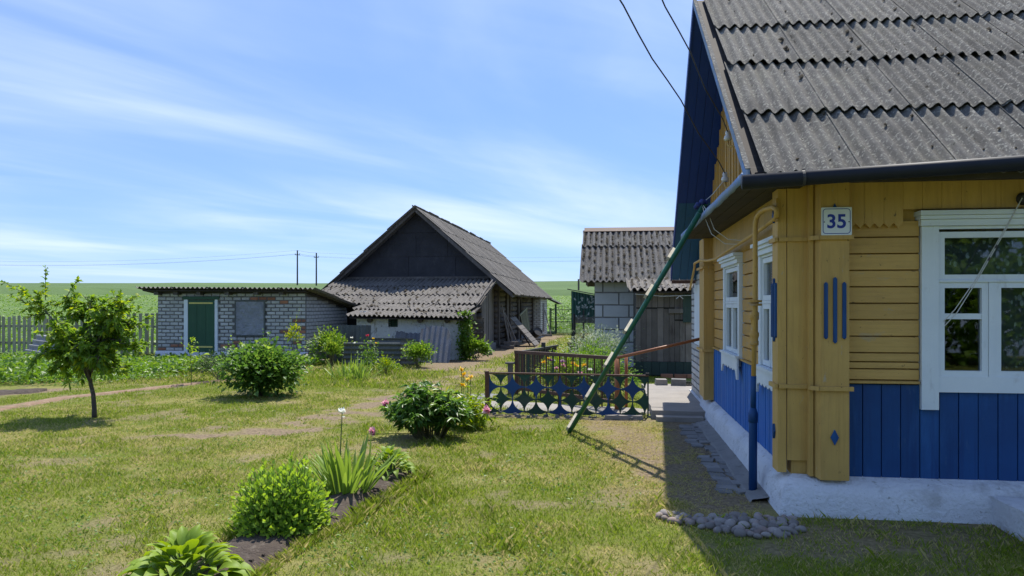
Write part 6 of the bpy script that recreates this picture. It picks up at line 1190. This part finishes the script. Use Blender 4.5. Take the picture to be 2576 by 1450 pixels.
while len(placed) < 74 and tries < 6000:
    tries += 1; t_ = random.random(); x = 0.32+t_*0.92; lo = np.interp(x, [0.32, 0.60, 0.80, 1.0, 1.24], [5.34, 5.14, 5.02, 4.98, 5.16]); hi = np.interp(x, [0.32, 0.60, 0.80, 1.0, 1.24], [5.46, 5.40, 5.46, 5.50, 5.46]); cob(x, random.uniform(lo, hi), random.uniform(0.028, 0.052))
for k, (x, y, s, lab) in enumerate(((-7.72, 18.35, 0.23, 'largest boulder at the brick shed corner'), (-7.95, 18.3, 0.13, 'small boulder left of the largest one at the shed corner'), (-7.85, 18.05, 0.12, 'boulder in front of the largest one at the shed corner'), (-7.55, 17.95, 0.10, 'flat grey boulder nearest the lawn at the shed corner'), (-8.0, 18.0, 0.10, 'leftmost small boulder at the shed corner'), (-7.35, 18.5, 0.10, 'rightmost boulder by the upright dark sheet'), (-3.62, 21.9, 0.16, 'round boulder at the lean-to corner'))):
    tag(inst('boulder', SM[k], (x, y, s*0.3), (0.1, 0.2, k*1.1), (s, s, s)), lab, 'stone', 'boulders beside the sheds')
n, m_ = 30, 40; xs_ = np.linspace(0.52, 2.2, n); ys_ = np.linspace(9.96, 13.3, m_); U, Vv = np.meshgrid(xs_, ys_); Zs = 0.115+0.012*(fbm(U*3, Vv*3, 3)-0.5); V = np.stack([U, Vv, Zs], -1); V[0, :, 1] += 0.05*(fbm(xs_*5, xs_*0, 3)-0.5); V[:, 0, 0] += 0.05*(fbm(ys_*4, ys_*0+3, 3)-0.5)
top = V.reshape(-1, 3); F = [tuple(int(i) for i in f) for f in gridfaces(n, m_)]; VV = [tuple(p) for p in top]
def skirt(idx):
    k = len(VV); VV.extend([tuple(top[i]) for i in idx]); VV.extend([(top[i][0], top[i][1], -0.05) for i in idx]); c_ = len(idx); F.extend([(k+c_+i, k+c_+i+1, k+i+1, k+i) for i in range(c_-1)])
skirt(list(range(n))); skirt([j*n for j in range(m_)][::-1])
struct(add('concrete_slab', VV, F, 'concrete', None, True))
st_ = struct(bx('concrete_step', (0.56, 9.76, -0.05), (1.15, 9.955, 0.062), 'concrete')); 
b = MB()
PV = thing('paved_strip', (0.95, 7.8, 0), None, None); PV['kind'] = 'structure'; PV.name = 'paved_strip'
y = 9.66
while y > 6.15:
    l = random.uniform(0.09, 0.17); x = 0.80+0.0*y+random.uniform(-0.02, 0.02)+(9.7-y)*0.012
    for w in ((random.uniform(0.10, 0.16)), (random.uniform(0.08, 0.12))):
        if random.random() < 0.85:
            j = [random.uniform(-0.024, 0.024) for _ in range(8)]; P4 = [(x+j[0], y-l+j[1], -0.02), (x+w+j[2], y-l+j[3], -0.02), (x+w+j[4], y+j[5], -0.02), (x+j[6], y+j[7], -0.02)]; h = 0.012+random.uniform(-0.006, 0.008); MB().hexa(P4, [(p[0], p[1], h) for p in P4]).build('paver', 'paver', PV)
        x += w+0.015
    y -= l+0.012
rough_profile('kerb_strip', [(1.02, -0.02), (1.05, 0.02), (1.12, 0.03), (1.20, 0.05)], 'y', 5.9, 9.7, 'paver', PV, amp=0.012)
FS = [((-2.45, 11.75), 0.42), ((-2.05, 12.1), 0.40), ((-2.2, 11.2), 0.34)]
for (c_, r_) in FS:
    k = 9; P4 = [(c_[0]+r_*random.uniform(0.75, 1.1)*math.cos(a), c_[1]+r_*0.75*random.uniform(0.75, 1.1)*math.sin(a), -0.02) for a in np.arange(k)*2*math.pi/k]; o = MB().prism(P4, (0, 0, 0.030)).build('flagstone', 'flagstone' if c_[0] > -2.8 else 'path_grey'); struct(o)
def blockpiece(name, x, y, z, s, rz, mat, label, cat):
    me = fast_mesh(name, MB().hexa([(-s[0]/2, -s[1]/2, 0), (s[0]/2, -s[1]/2, 0), (s[0]/2, s[1]/2, 0), (-s[0]/2, s[1]/2, 0)], [(-s[0]/2+0.01, -s[1]/2+0.008, s[2]), (s[0]/2-0.012, -s[1]/2+0.01, s[2]*0.95), (s[0]/2-0.01, s[1]/2-0.01, s[2]), (-s[0]/2+0.01, s[1]/2-0.01, s[2]*1.02)]).v, MB().box((0, 0, 0), (1, 1, 1)).f, mat); return tag(inst(name, me, (x, y, z), (0, 0, rz)), label, cat)
blockpiece('loose_block', 0.83, 13.15, 0.115, (0.20, 0.18, 0.10), 0.1, 'concrete', 'pale stone block on the rear edge of the slab, left one', 'block'); blockpiece('loose_block', 1.12, 13.1, 0.115, (0.26, 0.18, 0.11), -0.1, 'paver', 'grey stone block on the rear edge of the slab, right one', 'block')
blockpiece('broken_slab', 0.15, 9.95, 0.0, (0.50, 0.10, 0.05), 0.03, 'concrete', 'thin broken slab lying before the star fence at its right end', 'slab')
bs_ = thing('boot_scraper', (1.33, 13.1, 0.115), 'black bristly boot brush on the slab by the porch', 'boot brush'); bx('brush_base', (1.20, 13.02, 0.118), (1.46, 13.14, 0.14), 'dark_metal', bs_); b = MB()
for i in range(9):
    for j in range(3): b.tube([(1.215+i*0.029, 13.035+j*0.04, 0.14), (1.215+i*0.029, 13.035+j*0.04, 0.185)], 0.008, 5)
stuff(b.build('bristles', 'dark_metal', bs_))
rubble = MB(); 
for k in range(90): x = random.uniform(-1.7, 0.5); y = random.uniform(9.9, 10.5); s = random.uniform(0.012, 0.035); rubble.hexa([(x-s, y-s, -0.01), (x+s, y-s*0.8, -0.01), (x+s*0.8, y+s, -0.01), (x-s, y+s*0.7, -0.01)], [(x-s*0.7, y-s*0.6, s), (x+s*0.6, y-s*0.6, s*0.9), (x+s*0.5, y+s*0.6, s), (x-s*0.6, y+s*0.6, s*0.8)])
tag(rubble.build('rubble', 'paver'), 'scattered stone chips along the foot of the star fence', 'rubble', kind='stuff')
strip('concrete_path', [(-2.0, 11.25), (-0.8, 10.85), (0.6, 10.55)], 0.36, 'concrete', 0.026, 0.25)
cln = MB()
for k in range(260): t_ = random.random(); x = float(np.interp(t_*6, range(7), [p[0] for p in BED]))+random.uniform(-0.17, 0.17); y = float(np.interp(t_*6, range(7), [p[1] for p in BED]))+random.uniform(-0.1, 0.1); s = random.uniform(0.006, 0.02); z = 0.035; cln.hexa([(x-s, y-s, z-0.02), (x+s, y-s*0.8, z-0.02), (x+s*0.8, y+s, z-0.02), (x-s, y+s*0.7, z-0.02)], [(x-s*0.6, y-s*0.6, z+s), (x+s*0.6, y-s*0.5, z+s*0.9), (x+s*0.5, y+s*0.6, z+s), (x-s*0.6, y+s*0.5, z+s*0.7)])
tag(cln.build('soil_clods', 'soil'), 'dark crumbly soil clods on the flower bed', 'soil', kind='stuff')
# ------------------------------------------------------------- things leaning along the barn wall
def lean_plank(x0, y0, x1, y1, z1, w, th, label, mat='old_wood', cat='plank', group='planks leaning on the barn', name='leaning_plank'):
    o = MB().bar((x0, y0, 0), (x1, y1, z1), w, th, up=(1, 0, 0.3)).build(name, mat); return tag(o, label, cat, group)
lean_plank(-3.50, 25.9, -3.80, 25.95, 1.45, 0.13, 0.03, 'nearest tall plank leaning on the barn beside the lean-to'); lean_plank(-3.42, 26.3, -3.78, 26.1, 1.30, 0.11, 0.03, 'second tall plank leaning on the barn beside the lean-to'); lean_plank(-3.30, 26.6, -3.76, 26.35, 1.20, 0.12, 0.03, 'third tall plank leaning on the barn, next to the leaning door')
lean_plank(-2.95, 27.2, -3.72, 27.3, 1.15, 0.10, 0.04, 'long dark board lying across the leaning plank door, left one'); lean_plank(-2.85, 27.9, -3.70, 27.9, 1.10, 0.10, 0.04, 'long dark board lying across the leaning plank door, right one')
lean_plank(-3.10, 38.3, -3.42, 38.6, 1.15, 0.16, 0.04, 'dark plank leaning on the white brick end of the barn')
pn = thing('plank_door', (-3.1, 27.2, 0), 'grey door of old boards leaning on the barn wall', 'door')
for k in range(7): t0_, t1_ = k/7, (k+0.93)/7; MB().hexa([(-2.72-0.9*t0_, 26.75, 1.0*t0_+0.02), (-2.70-0.9*t0_, 28.15, 1.0*t0_+0.02), (-2.70-0.9*t1_, 28.15, 1.0*t1_+0.02), (-2.72-0.9*t1_, 26.75, 1.0*t1_+0.02)], [(-2.75-0.9*t0_, 26.75, 1.0*t0_-0.005), (-2.73-0.9*t0_, 28.15, 1.0*t0_-0.005), (-2.73-0.9*t1_, 28.15, 1.0*t1_-0.005), (-2.75-0.9*t1_, 26.75, 1.0*t1_-0.005)]).build('board', 'old_wood', pn)
wr = thing('wooden_rack', (-3.6, 31.5, 0.4), 'slatted grey wooden rack hung on the barn wall', 'rack')
for k in range(8): MB().bar((-3.55, 30.6+k*0.32, 0.35), (-3.70, 30.6+k*0.32, 1.05+0.035*k), 0.07, 0.03).build('slat', 'fence_wood', wr)
MB().bar((-3.72, 30.4, 1.03), (-3.72, 33.0, 1.32), 0.05, 0.07).build('rail', 'fence_wood', wr)
lp = thing('louvred_panel', (-3.85, 21.6, 0), 'grey slatted pallet standing between vine and lean-to', 'pallet')
for k in range(8): bx('slat', (-3.98, 21.15, 0.10+k*0.125), (-3.62, 21.19, 0.19+k*0.125), 'old_wood', lp)
for x in (-3.97, -3.66): bx('upright', (x, 21.195, 0.02), (x+0.05, 21.24, 1.1), 'old_wood', lp)
for k, (x, y, l, lab) in enumerate(((-3.45, 25.0, 0.55, 'lower log of the small stack by the lean-to'), (-3.35, 25.25, 0.6, 'upper log of the small stack by the lean-to'), (-3.0, 28.7, 0.8, 'dark beam lying on the dirt beside the leaning plank door'), (-3.2, 30.4, 1.0, 'grey beam lying below the wooden rack'), (-3.1, 34.5, 1.1, 'pale board lying on the ground before the far barn wall'))):
    tag(MB().bar((x-l/2, y, 0.06+(0.12 if k == 1 else 0)), (x+l/2*0.6, y+l*0.3, 0.05+(0.12 if k == 1 else 0)), 0.16, 0.10).build('beam', 'old_wood'), lab, 'beam', 'timber lying by the barn')
bc = thing('old_bucket', (-3.3, 33.0, 0), 'dark upturned bucket among junk by the barn wall', 'bucket'); MB().lathe((-3.3, 33.0, 0.2), [(0.16, -0.16), (0.20, 0.18), (0.21, 0.19), (0.19, 0.16)], 14, axis=(0.5, -0.6, 0.5)).build('body', 'dark_metal', bc)
# ------------------------------------------------------------- garden trees behind the viewer, seen in the window panes
for k, (x, y, h, r_) in enumerate(((3.5, -10.0, 6.0, 2.6), (8.5, -11.5, 6.8, 3.0), (-2.5, -12.5, 6.2, 2.8))):
    t = thing('garden_tree', (x, y, 0), ['middle leafy garden tree mirrored in the front window', 'right leafy garden tree mirrored in the front window', 'left leafy garden tree mirrored in the front window'][k], 'tree', 'garden trees mirrored in the panes')
    MB().tube([(x, y, -0.05), (x+0.05, y, 1.2), (x, y, h*0.6)], [0.2, 0.15, 0.07], 8).build('trunk', 'bark', t, True); n = 8000; d = sphere_dirs(n); K = sphere_dirs(40)*r_*0.75; P = K[rng.integers(0, 40, n)]*np.array([1, 1, 0.8])+d*r_*0.35*rnd(n)[:, None]+np.array([x, y, h*0.62])
    crown('crown', [leaves(P, sphere_dirs(n), 0.28+0.15*rnd(n), 0.18+0.1*rnd(n), 0.7*rnd(n))], 'leaf_tree', t)

hg = thing('added_hedge', (3, -8.5, 0), 'tall green hedge added behind the viewer to darken the front window reflection', 'hedge'); n = 18000; x = -9+26*rnd(n); P = np.stack([x, -8.5+0.7*rng.normal(size=n), (2.3+0.8*fbm(x*0.6, x*0, 3))*rnd(n)**0.7], -1); crown('foliage', [leaves(P, sphere_dirs(n), 0.20+0.1*rnd(n), 0.14+0.06*rnd(n), 0.7*rnd(n))], 'leaf_tree', hg)  # unseen hedge, added so the lower panes reflect something dark
# clover and broad-leaved weeds in the lawn
def lawnweeds(n):
    x = -6+8*rnd(n); y = 2.8*(11/2.8)**rnd(n); k = (fbm(x*2.1+11, y*2.1+4, 3) > 0.55) & (soilness(x, y) < 0.5) & (x < 0.5) & (segdist(x, y, BED) > 0.25); return x[k], y[k]
weeds('lawn_weeds', 16000, lawnweeds, 0.035, 0.030, 0.016, 'leaf_weed', 'small broad-leaved weeds and clover scattered in the lawn', 'weeds')

# low concrete terrace projecting from the front wall at the right edge
n, m_ = 40, 30; xs_ = np.linspace(2.58, 6.0, n); ys_ = np.linspace(3.9, 5.56, m_); U, Vv = np.meshgrid(xs_, ys_); V = np.stack([U, Vv, 0.185+0.014*(fbm(U*4, Vv*4, 3)-0.5)], -1); V[:, 0, 0] += 0.05*(fbm(ys_*5, ys_*0+9, 3)-0.5)
top = V.reshape(-1, 3); F = [tuple(int(i) for i in f) for f in gridfaces(n, m_)]; VV = [tuple(p) for p in top]; skirt(list(range(n))); skirt([j*n for j in range(m_)][::-1])
struct(add('terrace', VV, F, 'whitewash', None, True))
